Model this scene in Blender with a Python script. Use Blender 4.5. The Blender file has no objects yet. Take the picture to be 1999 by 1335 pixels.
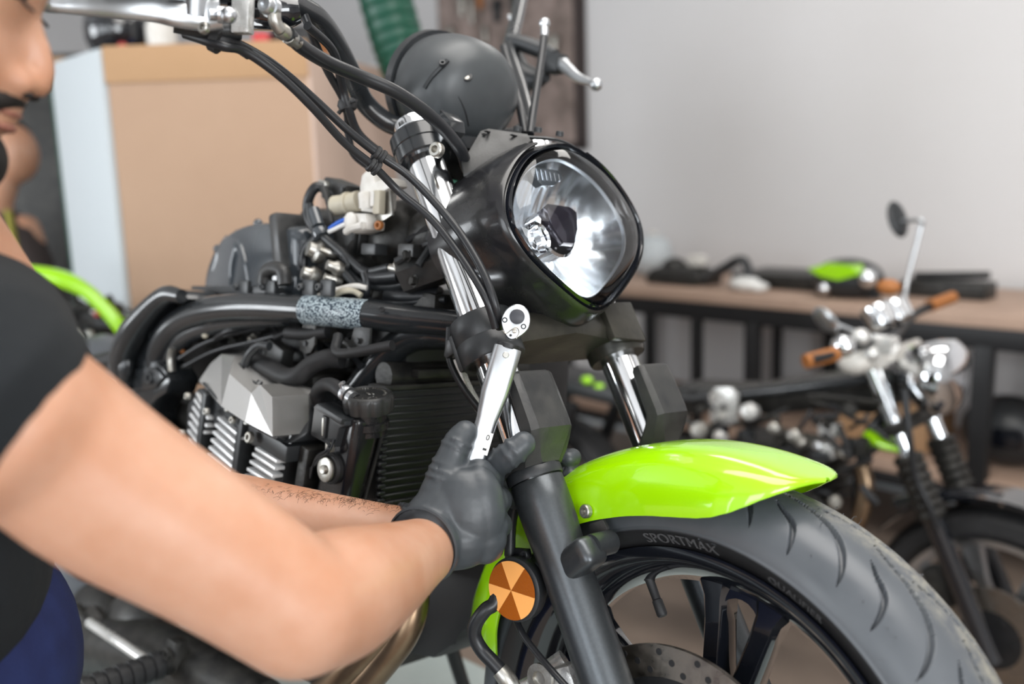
import bpy, bmesh, math, random
import numpy as np
from math import sin, cos, pi, radians, sqrt, atan2, hypot
from mathutils import Vector, Matrix, noise as mnoise
random.seed(7)
scene = bpy.context.scene
COL = scene.collection

# ------------------------------------------------------------------ camera
F = 1813.0
def basis(yaw, p, r):
    f = np.array([cos(yaw)*cos(p), sin(yaw)*cos(p), -sin(p)])
    rt = np.cross(f, [0, 0, 1]); rt /= np.linalg.norm(rt); up = np.cross(rt, f)
    return f, cos(r)*rt + sin(r)*up, -sin(r)*rt + cos(r)*up
CW = np.array([0, 0, 1.38])
FW, RW, UW = basis(pi/2, radians(10), radians(-1.9))        # the room's frame
CB = np.array([0.485, -0.814, 0.813])
FB, RB, UB = basis(2.354, .0733, .0512)                      # the same camera seen in the motorcycle's frame
ROT = np.stack([RW, UW, FW], 1) @ np.stack([RB, UB, FB], 1).T
TR = CW - ROT @ CB
BIKE_M = Matrix([[*ROT[0], TR[0]], [*ROT[1], TR[1]], [*ROT[2], TR[2]], [0, 0, 0, 1]])
def W(x, y, d):        # point of the room seen at x,y at distance d
    return CW + (FW + RW*(x-999.5)/F - UW*(y-667.5)/F)*d
def Wy(x, y, Y):       # the same, on the vertical plane at room depth Y
    r = FW + RW*(x-999.5)/F - UW*(y-667.5)/F
    return CW + r*(Y/r[1])
def Wz(x, y, Z):
    r = FW + RW*(x-999.5)/F - UW*(y-667.5)/F
    return CW + r*((Z-CW[2])/r[2])
def B(x, y, Y):        # point of the motorcycle at lateral offset Y
    r = FB + RB*(x-999.5)/F - UB*(y-667.5)/F
    return CB + r*((Y-CB[1])/r[1])
def BX(x, y, X):
    r = FB + RB*(x-999.5)/F - UB*(y-667.5)/F
    return CB + r*((X-CB[0])/r[0])
def BD(x, y, d):
    return CB + (FB + RB*(x-999.5)/F - UB*(y-667.5)/F)*d

cd = bpy.data.cameras.new('camera'); cam = bpy.data.objects.new('camera', cd); COL.objects.link(cam)
cd.sensor_width = 36; cd.lens = 36*F/1999; cd.clip_start = .02
cam.matrix_world = Matrix([[RW[0], UW[0], -FW[0], CW[0]], [RW[1], UW[1], -FW[1], CW[1]], [RW[2], UW[2], -FW[2], CW[2]], [0, 0, 0, 1]])
scene.camera = cam
cd.dof.use_dof = True; cd.dof.focus_distance = 0.98; cd.dof.aperture_fstop = 2.3
scene.view_settings.view_transform = 'Standard'; scene.view_settings.look = 'None'
scene.view_settings.gamma = 1; scene.view_settings.exposure = 0.0; scene.view_settings.use_curve_mapping = False

# ------------------------------------------------------------------ light
wd = bpy.data.worlds.new('world'); scene.world = wd; wd.use_nodes = True
wd.node_tree.nodes['Background'].inputs[0].default_value = (.75, .85, 1, 1)
wd.node_tree.nodes['Background'].inputs[1].default_value = 1.0
def area(name, loc, rot, sx, sy, power, col=(1, 1, 1)):
    l = bpy.data.lights.new(name, 'AREA'); l.shape = 'RECTANGLE'; l.size = sx; l.size_y = sy; l.energy = power; l.color = col
    o = bpy.data.objects.new(name, l); COL.objects.link(o); o.location = loc; o.rotation_euler = rot
    return o
# the room runs along the motorcycle: EX along the back wall, EY towards it
EX = np.array([.682, -.731, 0]); EY = np.array([.731, .682, 0]); RZ = -atan2(.731, .682)
def R(a, b, z): return EX*a+EY*b+np.array([0, 0, z])
def rlight(name, a, b, z, face, sx, sy, power, col):
    return area(name, tuple(R(a, b, z)), (radians(90), 0, RZ+radians(face)) if face is not None else (0, 0, RZ), sx, sy, power, col)
# daylight through three windows behind the photographer and one in the end wall, and three ceiling lamps
rlight('window_light', -4.3, -2.95, 1.70, 0, 1.9, 1.7, 120, (.93, .97, 1))
rlight('window_light', -1.6, -2.95, 1.75, 0, 1.7, 1.5, 40, (.93, .97, 1))
rlight('window_light', 1.0, -2.95, 1.75, 0, 1.7, 1.5, 45, (.93, .97, 1))
rlight('window_light', 3.95, -1.0, 1.8, 90, 2.5, 1.7, 165, (.95, .98, 1))
rlight('ceiling_light', -.2, .9, 3.02, None, 2.4, 1.3, 62, (1, .97, .93))
rlight('ceiling_light', -1.4, 2.6, 3.02, None, 1.6, .5, 16, (1, .97, .93))
rlight('ceiling_light', 1.6, 2.6, 3.02, None, 1.6, .5, 5, (1, .97, .93))

# ------------------------------------------------------------------ materials
def mat(name, col, rough=.5, metal=0, coat=0, col2=None, nscale=20, namt=.5, bump=0, bscale=80, rvar=.0, sss=0, spec=.5, trans=0, ior=1.45, detail=4, bdist=.002):
    m = bpy.data.materials.new(name); m.use_nodes = True; nt = m.node_tree; p = nt.nodes['Principled BSDF']
    p.inputs['Base Color'].default_value = (*col, 1); p.inputs['Roughness'].default_value = rough; p.inputs['Metallic'].default_value = metal
    p.inputs['Coat Weight'].default_value = coat; p.inputs['Coat Roughness'].default_value = .04
    p.inputs['Specular IOR Level'].default_value = spec; p.inputs['Transmission Weight'].default_value = trans; p.inputs['IOR'].default_value = ior
    if sss: p.inputs['Subsurface Weight'].default_value = sss; p.inputs['Subsurface Radius'].default_value = (.012, .005, .003); p.inputs['Subsurface Scale'].default_value = 1
    tc = nt.nodes.new('ShaderNodeTexCoord')
    if col2 is not None or rvar:
        n = nt.nodes.new('ShaderNodeTexNoise'); n.inputs['Scale'].default_value = nscale; n.inputs['Detail'].default_value = detail; n.inputs['Roughness'].default_value = .6
        nt.links.new(tc.outputs['Object'], n.inputs['Vector'])
        if col2 is not None:
            r = nt.nodes.new('ShaderNodeValToRGB'); r.color_ramp.elements[0].position = .5-namt/2; r.color_ramp.elements[1].position = .5+namt/2
            r.color_ramp.elements[0].color = (*col, 1); r.color_ramp.elements[1].color = (*col2, 1)
            nt.links.new(n.outputs['Fac'], r.inputs[0]); nt.links.new(r.outputs[0], p.inputs['Base Color'])
        if rvar:
            mr = nt.nodes.new('ShaderNodeMapRange'); mr.inputs[1].default_value = .35; mr.inputs[2].default_value = .65
            mr.inputs[3].default_value = max(rough-rvar, .02); mr.inputs[4].default_value = min(rough+rvar, 1)
            nt.links.new(n.outputs['Fac'], mr.inputs[0]); nt.links.new(mr.outputs[0], p.inputs['Roughness'])
    if bump:
        n2 = nt.nodes.new('ShaderNodeTexNoise'); n2.inputs['Scale'].default_value = bscale; n2.inputs['Detail'].default_value = 3
        b = nt.nodes.new('ShaderNodeBump'); b.inputs['Strength'].default_value = bump; b.inputs['Distance'].default_value = bdist
        nt.links.new(tc.outputs['Object'], n2.inputs['Vector']); nt.links.new(n2.outputs['Fac'], b.inputs['Height']); nt.links.new(b.outputs[0], p.inputs['Normal'])
    return m
M = {}
M['blackpl'] = mat('black_plastic', (.018, .02, .022), .38, col2=(.028, .03, .032), nscale=30, bump=.15, bscale=400, bdist=.0006)
M['dustpl'] = mat('dusty_black_plastic', (.016, .017, .018), .42, col2=(.040, .039, .037), nscale=22, namt=.35, bump=.1, bscale=300, rvar=.1)
M['frame'] = mat('satin_black_paint', (.014, .016, .018), .24, coat=.4, col2=(.02, .022, .024), nscale=12, rvar=.05)
M['cowl'] = mat('satin_black_cowl', (.010, .010, .012), .25, coat=.2, col2=(.018, .018, .018), nscale=25, namt=.3, rvar=.05)
M['gloss'] = mat('gloss_black_paint', (.006, .007, .010), .12, coat=1)
M['forkpaint'] = mat('dark_grey_fork_paint', (.075, .082, .088), .34, metal=.75, col2=(.085, .092, .098), nscale=300, namt=.3, bump=.15, bscale=900, bdist=.0004)
M['tubechrome'] = mat('hard_chrome', (.92, .94, .96), .10, metal=1)
M['chrome'] = mat('chrome', (.86, .88, .9), .045, metal=1)
M['satinchrome'] = mat('satin_chrome', (.56, .58, .60), .36, metal=1, rvar=.05, nscale=40)
M['alu'] = mat('cast_aluminium', (.60, .60, .58), .30, metal=.55, col2=(.72, .71, .69), nscale=35, rvar=.08, bump=.1, bscale=250)
M['alu2'] = mat('bright_cast_cover', (.62, .61, .59), .27, metal=.6, bump=.05, bscale=200)
M['fin'] = mat('polished_fin_edge', (.92, .93, .93), .3, metal=.25)
M['zinc'] = mat('zinc_bolt', (.5, .5, .48), .38, metal=.9, col2=(.3, .27, .22), nscale=120, namt=.5)
M['darkmetal'] = mat('dark_cast_metal', (.010, .010, .010), .42, metal=.3, col2=(.040, .038, .034), nscale=35, namt=.4, bump=.25, bscale=200)
M['dirtycast'] = mat('dusty_cast_clamp', (.018, .018, .016), .36, metal=.4, col2=(.060, .055, .045), nscale=18, namt=.4, bump=.2, bscale=90)
M['rubber'] = mat('black_rubber', (.012, .012, .013), .55, col2=(.02, .02, .021), nscale=60)
M['letter'] = mat('pale_raised_rubber', (.085, .085, .088), .45)  # sidewall lettering in a paler grey than the rubber around it
M['housing'] = mat('matt_grey_black_plastic', (.045, .049, .052), .40, col2=(.055, .06, .063), nscale=30, bump=.1, bscale=500, bdist=.0005)
M['cable'] = mat('cable_sheath', (.014, .015, .017), .36)
M['lime'] = mat('lime_green_paint', (.32, .68, .0), .22, coat=1)
M['limedark'] = mat('lime_plastic', (.32, .62, .01), .4)
M['white'] = mat('white_plastic', (.72, .70, .66), .45, col2=(.58, .55, .5), nscale=60, namt=.4)
M['beige'] = mat('aged_beige_plastic', (.45, .41, .32), .5)
M['blue'] = mat('blue_insulation', (.01, .10, .5), .4)
M['brown'] = mat('heated_steel_pipe', (.16, .10, .06), .32, metal=.9, col2=(.28, .2, .13), nscale=14, namt=.5)
M['disc'] = mat('brake_disc_steel', (.38, .34, .30), .35, metal=1, rvar=.1, nscale=60, col2=(.25, .22, .19))
M['mirror'] = mat('mirror_glass', (.8, .82, .85), .03, metal=1)
M['smoke'] = mat('smoky_plastic', (.035, .042, .05), .14, coat=.6, col2=(.06, .068, .075), nscale=10)
M['green'] = mat('dark_green_hose', (.0, .055, .03), .4)
M['card'] = mat('cardboard', (.40, .265, .18), .85, col2=(.43, .29, .20), nscale=8, namt=.8, bump=.1, bscale=30)
M['carddark'] = mat('cardboard_flap', (.40, .245, .13), .85, col2=(.44, .27, .15), nscale=8, namt=.8)
M['panel'] = mat('white_laminate', (.50, .54, .56), .5)
M['bench'] = mat('bench_wood', (.47, .33, .25), .6, col2=(.36, .25, .19), nscale=6, namt=.6)
M['steel_black'] = mat('black_steel', (.012, .012, .013), .45)
M['red'] = mat('red_plastic', (.55, .06, .06), .4)
M['amberdk'] = mat('amber_reflector_dark', (.34, .085, .006), .22, coat=.6, bump=.5, bscale=700, bdist=.0006)
M['amberlt'] = mat('amber_reflector_light', (1, .45, .13), .18, coat=1)
M['glove'] = mat('black_nitrile', (.040, .046, .052), .40, col2=(.05, .056, .062), nscale=40, bump=.35, bscale=60, bdist=.0015)
M['shirt'] = mat('black_cotton', (.006, .008, .010), .9, bump=.4, bscale=120)
M['navy'] = mat('navy_denim', (.004, .008, .05), .85, col2=(.01, .02, .09), nscale=15, bump=.3, bscale=300)
M['hair'] = mat('black_hair', (.008, .006, .005), .6, bump=.6, bscale=500)
M['brownfab'] = mat('dark_brown_cloth', (.045, .034, .032), .9)
M['yellow'] = mat('yellow_webbing', (.35, .32, .06), .8)
M['tan'] = mat('tan_rubber_grip', (.33, .12, .03), .5)
M['refl'] = mat('lamp_reflector', (.92, .96, 1), .2, metal=1)
M['label'] = mat('sticker_white', (.7, .7, .68), .4)
def skin_mat():
    m = mat('skin', (.44, .20, .108), .42, sss=.2, col2=(.57, .345, .245), nscale=12, namt=.6, bump=.12, bscale=160, detail=5, bdist=.001)
    return m
M['skin'] = skin_mat()
def glass_mat(name, tint=(1, 1, 1), refl=.08):
    m = bpy.data.materials.new(name); m.use_nodes = True; nt = m.node_tree; nt.nodes.clear()
    o = nt.nodes.new('ShaderNodeOutputMaterial'); t = nt.nodes.new('ShaderNodeBsdfTransparent'); g = nt.nodes.new('ShaderNodeBsdfGlossy')
    t.inputs[0].default_value = (*tint, 1); g.inputs['Roughness'].default_value = .02
    fr = nt.nodes.new('ShaderNodeFresnel'); fr.inputs[0].default_value = 1.5; mx = nt.nodes.new('ShaderNodeMixShader')
    nt.links.new(fr.outputs[0], mx.inputs[0]); nt.links.new(t.outputs[0], mx.inputs[1]); nt.links.new(g.outputs[0], mx.inputs[2]); nt.links.new(mx.outputs[0], o.inputs[0])
    return m
M['lens'] = glass_mat('clear_lens', (.97, .985, 1))
def wall_mat(name, c1, c2, sc=1.2):
    return mat(name, c1, .9, col2=c2, nscale=sc, namt=.7, bump=.15, bscale=25)
M['wall'] = wall_mat('painted_wall', (.60, .585, .58), (.64, .63, .63))
M['wall2'] = wall_mat('grey_wall', (.66, .66, .66), (.70, .70, .70))
M['floor'] = mat('wooden_floor', (.20, .155, .125), .55, col2=(.27, .21, .17), nscale=5, namt=.6, bump=.2, bscale=14)
M['lift'] = mat('pale_painted_platform', (.34, .40, .39), .5, col2=(.42, .47, .46), nscale=9, namt=.6, bump=.2, bscale=40)
def tyre_mat():
    m = mat('tyre_rubber', (.066, .073, .082), .38, col2=(.09, .098, .108), nscale=14, namt=.6, bump=.12, bscale=500, rvar=.08, bdist=.0005)
    nt = m.node_tree; p = nt.nodes['Principled BSDF']; src = p.inputs['Base Color'].links[0].from_socket
    at = nt.nodes.new('ShaderNodeAttribute'); at.attribute_name = 'dust'
    n = nt.nodes.new('ShaderNodeTexNoise'); n.inputs['Scale'].default_value = 55; n.inputs['Detail'].default_value = 8; n.inputs['Roughness'].default_value = .75
    tc = nt.nodes.new('ShaderNodeTexCoord'); nt.links.new(tc.outputs['Object'], n.inputs['Vector'])
    mr = nt.nodes.new('ShaderNodeMapRange'); mr.inputs[1].default_value = .42; mr.inputs[2].default_value = .62
    nt.links.new(n.outputs['Fac'], mr.inputs[0])
    mu = nt.nodes.new('ShaderNodeMath'); mu.operation = 'MULTIPLY'; nt.links.new(at.outputs['Fac'], mu.inputs[0]); nt.links.new(mr.outputs[0], mu.inputs[1])
    mx = nt.nodes.new('ShaderNodeMix'); mx.data_type = 'RGBA'; mx.inputs['B'].default_value = (.24, .23, .19, 1)
    nt.links.new(mu.outputs[0], mx.inputs['Factor']); nt.links.new(src, mx.inputs['A'])
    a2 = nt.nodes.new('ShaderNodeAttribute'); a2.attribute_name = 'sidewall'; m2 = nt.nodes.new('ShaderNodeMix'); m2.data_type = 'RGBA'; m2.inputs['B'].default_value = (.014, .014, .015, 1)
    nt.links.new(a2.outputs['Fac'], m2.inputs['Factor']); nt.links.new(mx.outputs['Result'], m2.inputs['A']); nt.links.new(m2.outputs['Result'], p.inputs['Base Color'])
    return m
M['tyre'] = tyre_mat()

# ------------------------------------------------------------------ mesh building
def V(*a): return np.array(a, float)
def nrm(v): v = np.array(v, float); return v/(np.linalg.norm(v)+1e-12)
def frame_of(axis, ref=None):
    a = nrm(axis)
    if ref is None: ref = (0, 0, 1) if abs(a[2]) < .9 else (1, 0, 0)
    x = nrm(np.array(ref, float) - a*np.dot(ref, a)); y = np.cross(a, x)
    return x, y, a
def spline(pts, n=8, closed=False):
    P = [np.array(p, float) for p in pts]
    if len(P) < 3: return P
    Q = ([P[-1]]+P+[P[0], P[1]]) if closed else ([2*P[0]-P[1]]+P+[2*P[-1]-P[-2]])
    out = []
    for i in range(1, len(Q)-2):
        p0, p1, p2, p3 = Q[i-1:i+3]
        for k in range(n):
            t = k/n
            out.append(.5*((2*p1)+(p2-p0)*t+(2*p0-5*p1+4*p2-p3)*t*t+(3*p1-p0-3*p2+p3)*t**3))
    if not closed: out.append(P[-1])
    return out
class MB:
    def __init__(s): s.v = []; s.f = []
    def add(s, vs, fs):
        o = len(s.v); s.v.extend([tuple(map(float, p)) for p in vs]); s.f.extend([tuple(i+o for i in f) for f in fs]); return s
    def bm(s, b):
        b.verts.index_update(); s.add([v.co for v in b.verts], [[v.index for v in f.verts] for f in b.faces]); b.free(); return s
    def box(s, c, size, ax=None, bev=.002, seg=2):
        b = bmesh.new(); bmesh.ops.create_cube(b, size=1)
        for v in b.verts: v.co = Vector((v.co.x*size[0], v.co.y*size[1], v.co.z*size[2]))
        if bev: bmesh.ops.bevel(b, geom=b.edges[:], offset=min(bev, min(size)*.45), segments=seg, affect='EDGES', profile=.6)
        A = np.array(ax if ax is not None else np.eye(3)); c = np.array(c)
        for v in b.verts: v.co = Vector(c + v.co.x*A[0] + v.co.y*A[1] + v.co.z*A[2])
        return s.bm(b)
    def loft(s, rings, cap=True, close=True):
        n = len(rings[0]); vs = [p for r in rings for p in r]; fs = []
        for i in range(len(rings)-1):
            for j in range(n if close else n-1):
                k = (j+1) % n; fs.append((i*n+j, i*n+k, (i+1)*n+k, (i+1)*n+j))
        if cap: fs.append(tuple(range(n))[::-1]); fs.append(tuple((len(rings)-1)*n+j for j in range(n)))
        return s.add(vs, fs)
    def tube(s, pts, r, n=12, smooth=6, cap=True, flat=1, ref=None):
        if smooth and len(pts) > 2:
            if np.ndim(r) > 0:
                rr = spline([np.array([q]) for q in r], smooth); r = [float(q[0]) for q in rr]
            pts = spline(pts, smooth)
        pts = [np.array(p, float) for p in pts]; m = len(pts)
        if np.ndim(r) == 0: r = [r]*m
        elif len(r) != m: r = list(np.interp(np.linspace(0, 1, m), np.linspace(0, 1, len(r)), r))
        tang = [nrm(pts[min(i+1, m-1)]-pts[max(i-1, 0)]) for i in range(m)]
        x, y, _ = frame_of(tang[0], ref); rings = []
        for i in range(m):
            x = nrm(x - tang[i]*np.dot(x, tang[i])); y = np.cross(tang[i], x)
            rings.append([pts[i]+r[i]*(x*cos(a)*flat+y*sin(a)) for a in np.linspace(0, 2*pi, n, endpoint=False)])
        return s.loft(rings, cap)
    def lathe(s, prof, o, axis, n=32, ref=None, cap=True, mod=None):
        x, y, a = frame_of(axis, ref); o = np.array(o, float); rings = []
        for r, h in prof:
            rings.append([o+a*h+(x*cos(t)+y*sin(t))*r*(mod(t, h) if mod else 1) for t in np.linspace(0, 2*pi, n, endpoint=False)])
        return s.loft(rings, cap)
    def prism(s, out, o, ex, ey, th, bev=0, ez=None):
        ex = np.array(ex, float); ey = np.array(ey, float); ez = nrm(np.cross(ex, ey)) if ez is None else np.array(ez, float); o = np.array(o, float)
        b = bmesh.new(); lo = [b.verts.new(Vector(o+ex*p[0]+ey*p[1]-ez*th/2)) for p in out]; hi = [b.verts.new(Vector(o+ex*p[0]+ey*p[1]+ez*th/2)) for p in out]
        n = len(out); b.faces.new(lo[::-1]); b.faces.new(hi)
        for i in range(n): b.faces.new((lo[i], lo[(i+1) % n], hi[(i+1) % n], hi[i]))
        if bev: bmesh.ops.bevel(b, geom=b.edges[:], offset=bev, segments=2, affect='EDGES', profile=.6, clamp_overlap=True)
        return s.bm(b)
    def poly(s, pts, th, ez, bev=0):      # a plate from a 3-D outline
        b = bmesh.new(); ez = nrm(ez)*th; n = len(pts)
        lo = [b.verts.new(Vector(np.array(p))) for p in pts]; hi = [b.verts.new(Vector(np.array(p)+ez)) for p in pts]
        b.faces.new(lo[::-1]); b.faces.new(hi)
        for i in range(n): b.faces.new((lo[i], lo[(i+1) % n], hi[(i+1) % n], hi[i]))
        bmesh.ops.recalc_face_normals(b, faces=b.faces[:])
        if bev: bmesh.ops.bevel(b, geom=b.edges[:], offset=bev, segments=2, affect='EDGES', profile=.6, clamp_overlap=True)
        return s.bm(b)
    def ell(s, c, r, ax=None, u=20, w=12):
        A = np.array(ax if ax is not None else np.eye(3)); c = np.array(c, float); rings = []
        if np.ndim(r) == 0: r = (r, r, r)
        for i in range(w+1):
            p = -pi/2+pi*i/w; q = max(cos(p), 1e-3)
            rings.append([c+A[0]*r[0]*q*cos(t)+A[1]*r[1]*q*sin(t)+A[2]*r[2]*sin(p) for t in np.linspace(0, 2*pi, u, endpoint=False)])
        return s.loft(rings, True)
    def bolt(s, o, axis, r, h=None, hexa=False, sock=True):
        h = h or r*.8
        if hexa: return s.lathe([(r*1.5, 0), (r*1.5, h*.15), (r*.98, h*.16), (r, h*.9), (r*.85, h)], o, axis, 6)
        p = [(r, 0), (r, h*.8), (r*.85, h)]
        if sock: p += [(r*.5, h), (r*.48, h*.35), (.0003, h*.35)]
        return s.lathe(p, o, axis, 16)
    def grid(s, G, th=0, ez=None):      # G[i][j] points; optional thickness along -normal
        n = len(G); m = len(G[0]); A = np.array(G, float)
        fs = [(i*m+j, i*m+j+1, (i+1)*m+j+1, (i+1)*m+j) for i in range(n-1) for j in range(m-1)]
        if not th: return s.add(A.reshape(-1, 3), fs)
        du = np.gradient(A, axis=0); dv = np.gradient(A, axis=1); N = np.cross(du, dv); N /= np.linalg.norm(N, axis=2, keepdims=True)+1e-12
        Bk = A+N*th; o = n*m; vs = np.concatenate([A.reshape(-1, 3), Bk.reshape(-1, 3)])
        f2 = [tuple(q+o for q in f[::-1]) for f in fs]
        ed = [i*m for i in range(n)]+[(n-1)*m+j for j in range(1, m)]+[i*m+m-1 for i in range(n-2, -1, -1)]+[j for j in range(m-2, 0, -1)]
        f3 = [(ed[i], ed[(i+1) % len(ed)], ed[(i+1) % len(ed)]+o, ed[i]+o) for i in range(len(ed))]
        return s.add(vs, fs+f2+f3)
    def build(s, name, m, parent=None, ang=38, recalc=True, remesh=None, smooth=0):
        me = bpy.data.meshes.new(name); me.from_pydata(s.v, [], s.f); me.update()
        b = bmesh.new(); b.from_mesh(me)
        if recalc: bmesh.ops.recalc_face_normals(b, faces=b.faces[:])
        for f in b.faces: f.smooth = True
        ca = radians(ang)
        for e in b.edges:
            if len(e.link_faces) == 2 and e.calc_face_angle(0) > ca: e.smooth = False
        b.to_mesh(me); b.free(); me.materials.append(m if not isinstance(m, str) else M[m])
        o = bpy.data.objects.new(name, me); COL.objects.link(o)
        if remesh:
            md = o.modifiers.new('r', 'REMESH'); md.mode = 'VOXEL'; md.voxel_size = remesh; md.use_smooth_shade = True
            if smooth: sm = o.modifiers.new('s', 'SMOOTH'); sm.iterations = smooth; sm.factor = .5
            dg = bpy.context.evaluated_depsgraph_get(); nm = bpy.data.meshes.new_from_object(o.evaluated_get(dg)); o.modifiers.clear()
            old = o.data; o.data = nm; bpy.data.meshes.remove(old); nm.name = name
            if not nm.materials: nm.materials.append(m if not isinstance(m, str) else M[m])
            for p in nm.polygons: p.use_smooth = True
        if parent is not None: o.parent = parent
        return o
def tag(o, label=None, cat=None, group=None, kind=None):
    if label: o['label'] = label
    if cat: o['category'] = cat
    if group: o['group'] = group
    if kind: o['kind'] = kind
    return o
def empty(name, loc=(0, 0, 0)):
    o = bpy.data.objects.new(name, None); COL.objects.link(o); o.location = loc; o.empty_display_size = .05; return o
def text_mesh(txt, size, ext=.0005):
    c = bpy.data.curves.new('t', 'FONT'); c.body = txt; c.size = size; c.extrude = ext; c.align_x = 'CENTER'; c.align_y = 'CENTER'; c.resolution_u = 3
    o = bpy.data.objects.new('t', c); COL.objects.link(o); dg = bpy.context.evaluated_depsgraph_get(); dg.update()
    me = o.evaluated_get(dg).to_mesh(); vs = [tuple(v.co) for v in me.vertices]; fs = [tuple(p.vertices) for p in me.polygons]
    o.evaluated_get(dg).to_mesh_clear(); bpy.data.objects.remove(o); bpy.data.curves.remove(c)
    return vs, fs

# ================================================================== THE MOTORCYCLE BEING REPAIRED
bike = empty('motorcycle'); bike.matrix_world = BIKE_M
tag(bike, 'black motorcycle with lime green front fender being repaired, large in the foreground', 'motorcycle')
RK = radians(31); LU = V(-sin(RK), 0, cos(RK)); LW = V(cos(RK), 0, sin(RK)); AX = V(0, 0, .31); YY = V(0, 1, 0)
def leg(t, w=0, y=0): return AX+LU*t+LW*w+YY*y

# ---- front wheel: rim with spokes, tyre, disc, valve
WR = .3125
def polar(r, th, y): return V(cos(th)*r, y, .31+sin(th)*r)
def wheel_ring(mb, prof, n=160, a0=0, a1=2*pi, closed=True):
    rings = []
    for k in range(n+(0 if closed else 1)):
        th = a0+(a1-a0)*k/n; rings.append([polar(r, th, y) for r, y in prof])
    m = len(prof); vs = [p for r in rings for p in r]; fs = []
    for i in range(len(rings) if closed else len(rings)-1):
        i2 = (i+1) % len(rings)
        for j in range(m): fs.append((i*m+j, i2*m+j, i2*m+(j+1) % m, i*m+(j+1) % m))
    mb.add(vs, fs)
rim = MB()
wheel_ring(rim, [(.2425, -.052), (.2425, -.046), (.231, -.044), (.226, -.03), (.214, -.012), (.214, .012), (.226, .03), (.231, .044), (.2425, .046), (.2425, .052),
                 (.232, .050), (.224, .043), (.214, .030), (.202, .012), (.202, -.012), (.214, -.030), (.224, -.043), (.232, -.050)])
rim.lathe([(.030, -.055), (.038, -.05), (.042, -.035), (.036, -.02), (.036, .02), (.042, .035), (.038, .05), (.030, .055)], AX, YY, 40)
for k in range(5):
    c = radians(83+72*k)
    for s in (-1, 1):
        rings = []
        for r, off, hw, hy in ((.030, 5, .014, .030), (.07, 8.2, .013, .024), (.12, 8.8, .0125, .019), (.165, 9.0, .0125, .016), (.190, 9.2, .014, .0165), (.206, 9.4, .021, .018)):
            a = c+s*radians(off); p = polar(r, a, 0); tt = V(-sin(a), 0, cos(a))
            rings.append([p+tt*hw*u+YY*hy*v for u, v in ((-1, -.62), (-.62, -1), (.62, -1), (1, -.62), (1, .62), (.62, 1), (-.62, 1), (-1, .62))])
        rim.loft(rings)
    web = []                                           # the web that joins the two spokes of a pair at the rim
    for u in np.linspace(-1, 1, 9):
        a = c+u*radians(8.4); ri = .196-.020*abs(u)**2.2; web.append([polar(ri, a, -.012), polar(.207, a, -.012), polar(.207, a, .012), polar(ri, a, .012)])
    rim.loft(web)
rim = rim.build('front_wheel', 'gloss', bike)

def tyre_profile(n=96):
    ys = np.linspace(-1, 1, n); P = []
    for u in ys:                                      # u: from near bead over the crown to the far bead
        a = u*radians(118); 
        y = .0625*np.sign(sin(a))*abs(sin(a))**.86 if abs(a) < pi/2 else .0625*np.sign(a)*(1-.26*((abs(a)-pi/2)/radians(28))**1.5)
        z = WR-.052*(1-cos(a)) if abs(a) < pi/2 else (WR-.052)-.019*((abs(a)-pi/2)/radians(28))
        P.append((z, y))
    return P
GR = [ # grooves on the near half of the tread: (angle deg, y) polylines, half widths
    ([(-.023, 79.3), (-.031, 77.1), (-.040, 73.7), (-.051, 71.9), (-.0585, 71.0)], .0030),
    ([(.003, 82), (-.006, 78.0), (-.013, 72.6), (-.022, 68.0), (-.033, 65.0), (-.046, 62.5), (-.0555, 61.0)], .0036),
    ]
def groove_lines():
    out = []
    for rep in (-3, -2, -1, 0, 1, 2, 3):
        for g, w in GR:
            pts = spline([V(y, t+rep*18.8, 0) for y, t in g], 10); out.append(([(q[0], radians(q[1])) for q in pts], w))
            pts = spline([V(-y, t-8+rep*18.8, 0) for y, t in g], 10); out.append(([(q[0], radians(q[1])) for q in pts], w))
    return out
prof = tyre_profile(150); pr = np.array(prof); dp = np.gradient(pr, axis=0); nr = np.stack([dp[:, 1], -dp[:, 0]], 1); nr /= np.linalg.norm(nr, axis=1, keepdims=True)
s_arc = np.concatenate([[0], np.cumsum(np.hypot(*np.diff(pr, axis=0).T))])
ths = np.concatenate([np.linspace(-40, 25, 40), np.linspace(25, 112, 900)[1:], np.linspace(112, 320, 110)[1:-1]]); ths = np.radians(ths)
H = np.zeros((len(ths), len(prof)))
crown = np.arange(len(prof))[np.abs(np.linspace(-1, 1, len(prof))) < .78]
y_to_s = lambda y: np.interp(y, pr[crown, 1], s_arc[crown])
for g, w in groove_lines():
    if g[0][1] < radians(15) or g[-1][1] > radians(118): continue
    n = len(g)
    for k, (y, t) in enumerate(g):
        ww = w*sin(pi*(k+.6)/(n+.2))**.6*(.55+.45*k/n); sc = y_to_s(y)
        i = np.searchsorted(ths, t); lo, hi = max(i-16, 0), min(i+16, len(ths))
        d = np.sqrt(((ths[lo:hi, None]-t)*.3)**2+(s_arc[None, :]-sc)**2)
        H[lo:hi] = np.maximum(H[lo:hi], np.clip((ww*1.15-d)/(ww*.45), 0, 1))
vs = []; dust = []
for i, t in enumerate(ths):
    for j in range(len(prof)):
        r, y = pr[j]; r2 = r-abs(nr[j, 0])*H[i, j]*.0058
        y2 = y-np.sign(y)*abs(nr[j, 1])*H[i, j]*.0058
        if y < 0 and abs(j-18) < 1.5: r2 += .0006; y2 -= .0008
        vs.append(polar(r2, t, y2)); dust.append(max(0, min(1, (y+.020)/.03))*(1-H[i, j])*(1 if y < .05 else .4))
m_ = len(prof); nT = len(ths)
fs = [(i*m_+j, ((i+1) % nT)*m_+j, ((i+1) % nT)*m_+j+1, i*m_+j+1) for i in range(nT) for j in range(m_-1)]
tb = MB(); tb.add(vs, fs)
rnd = random.Random(3)
nb0 = len(tb.v)
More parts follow.
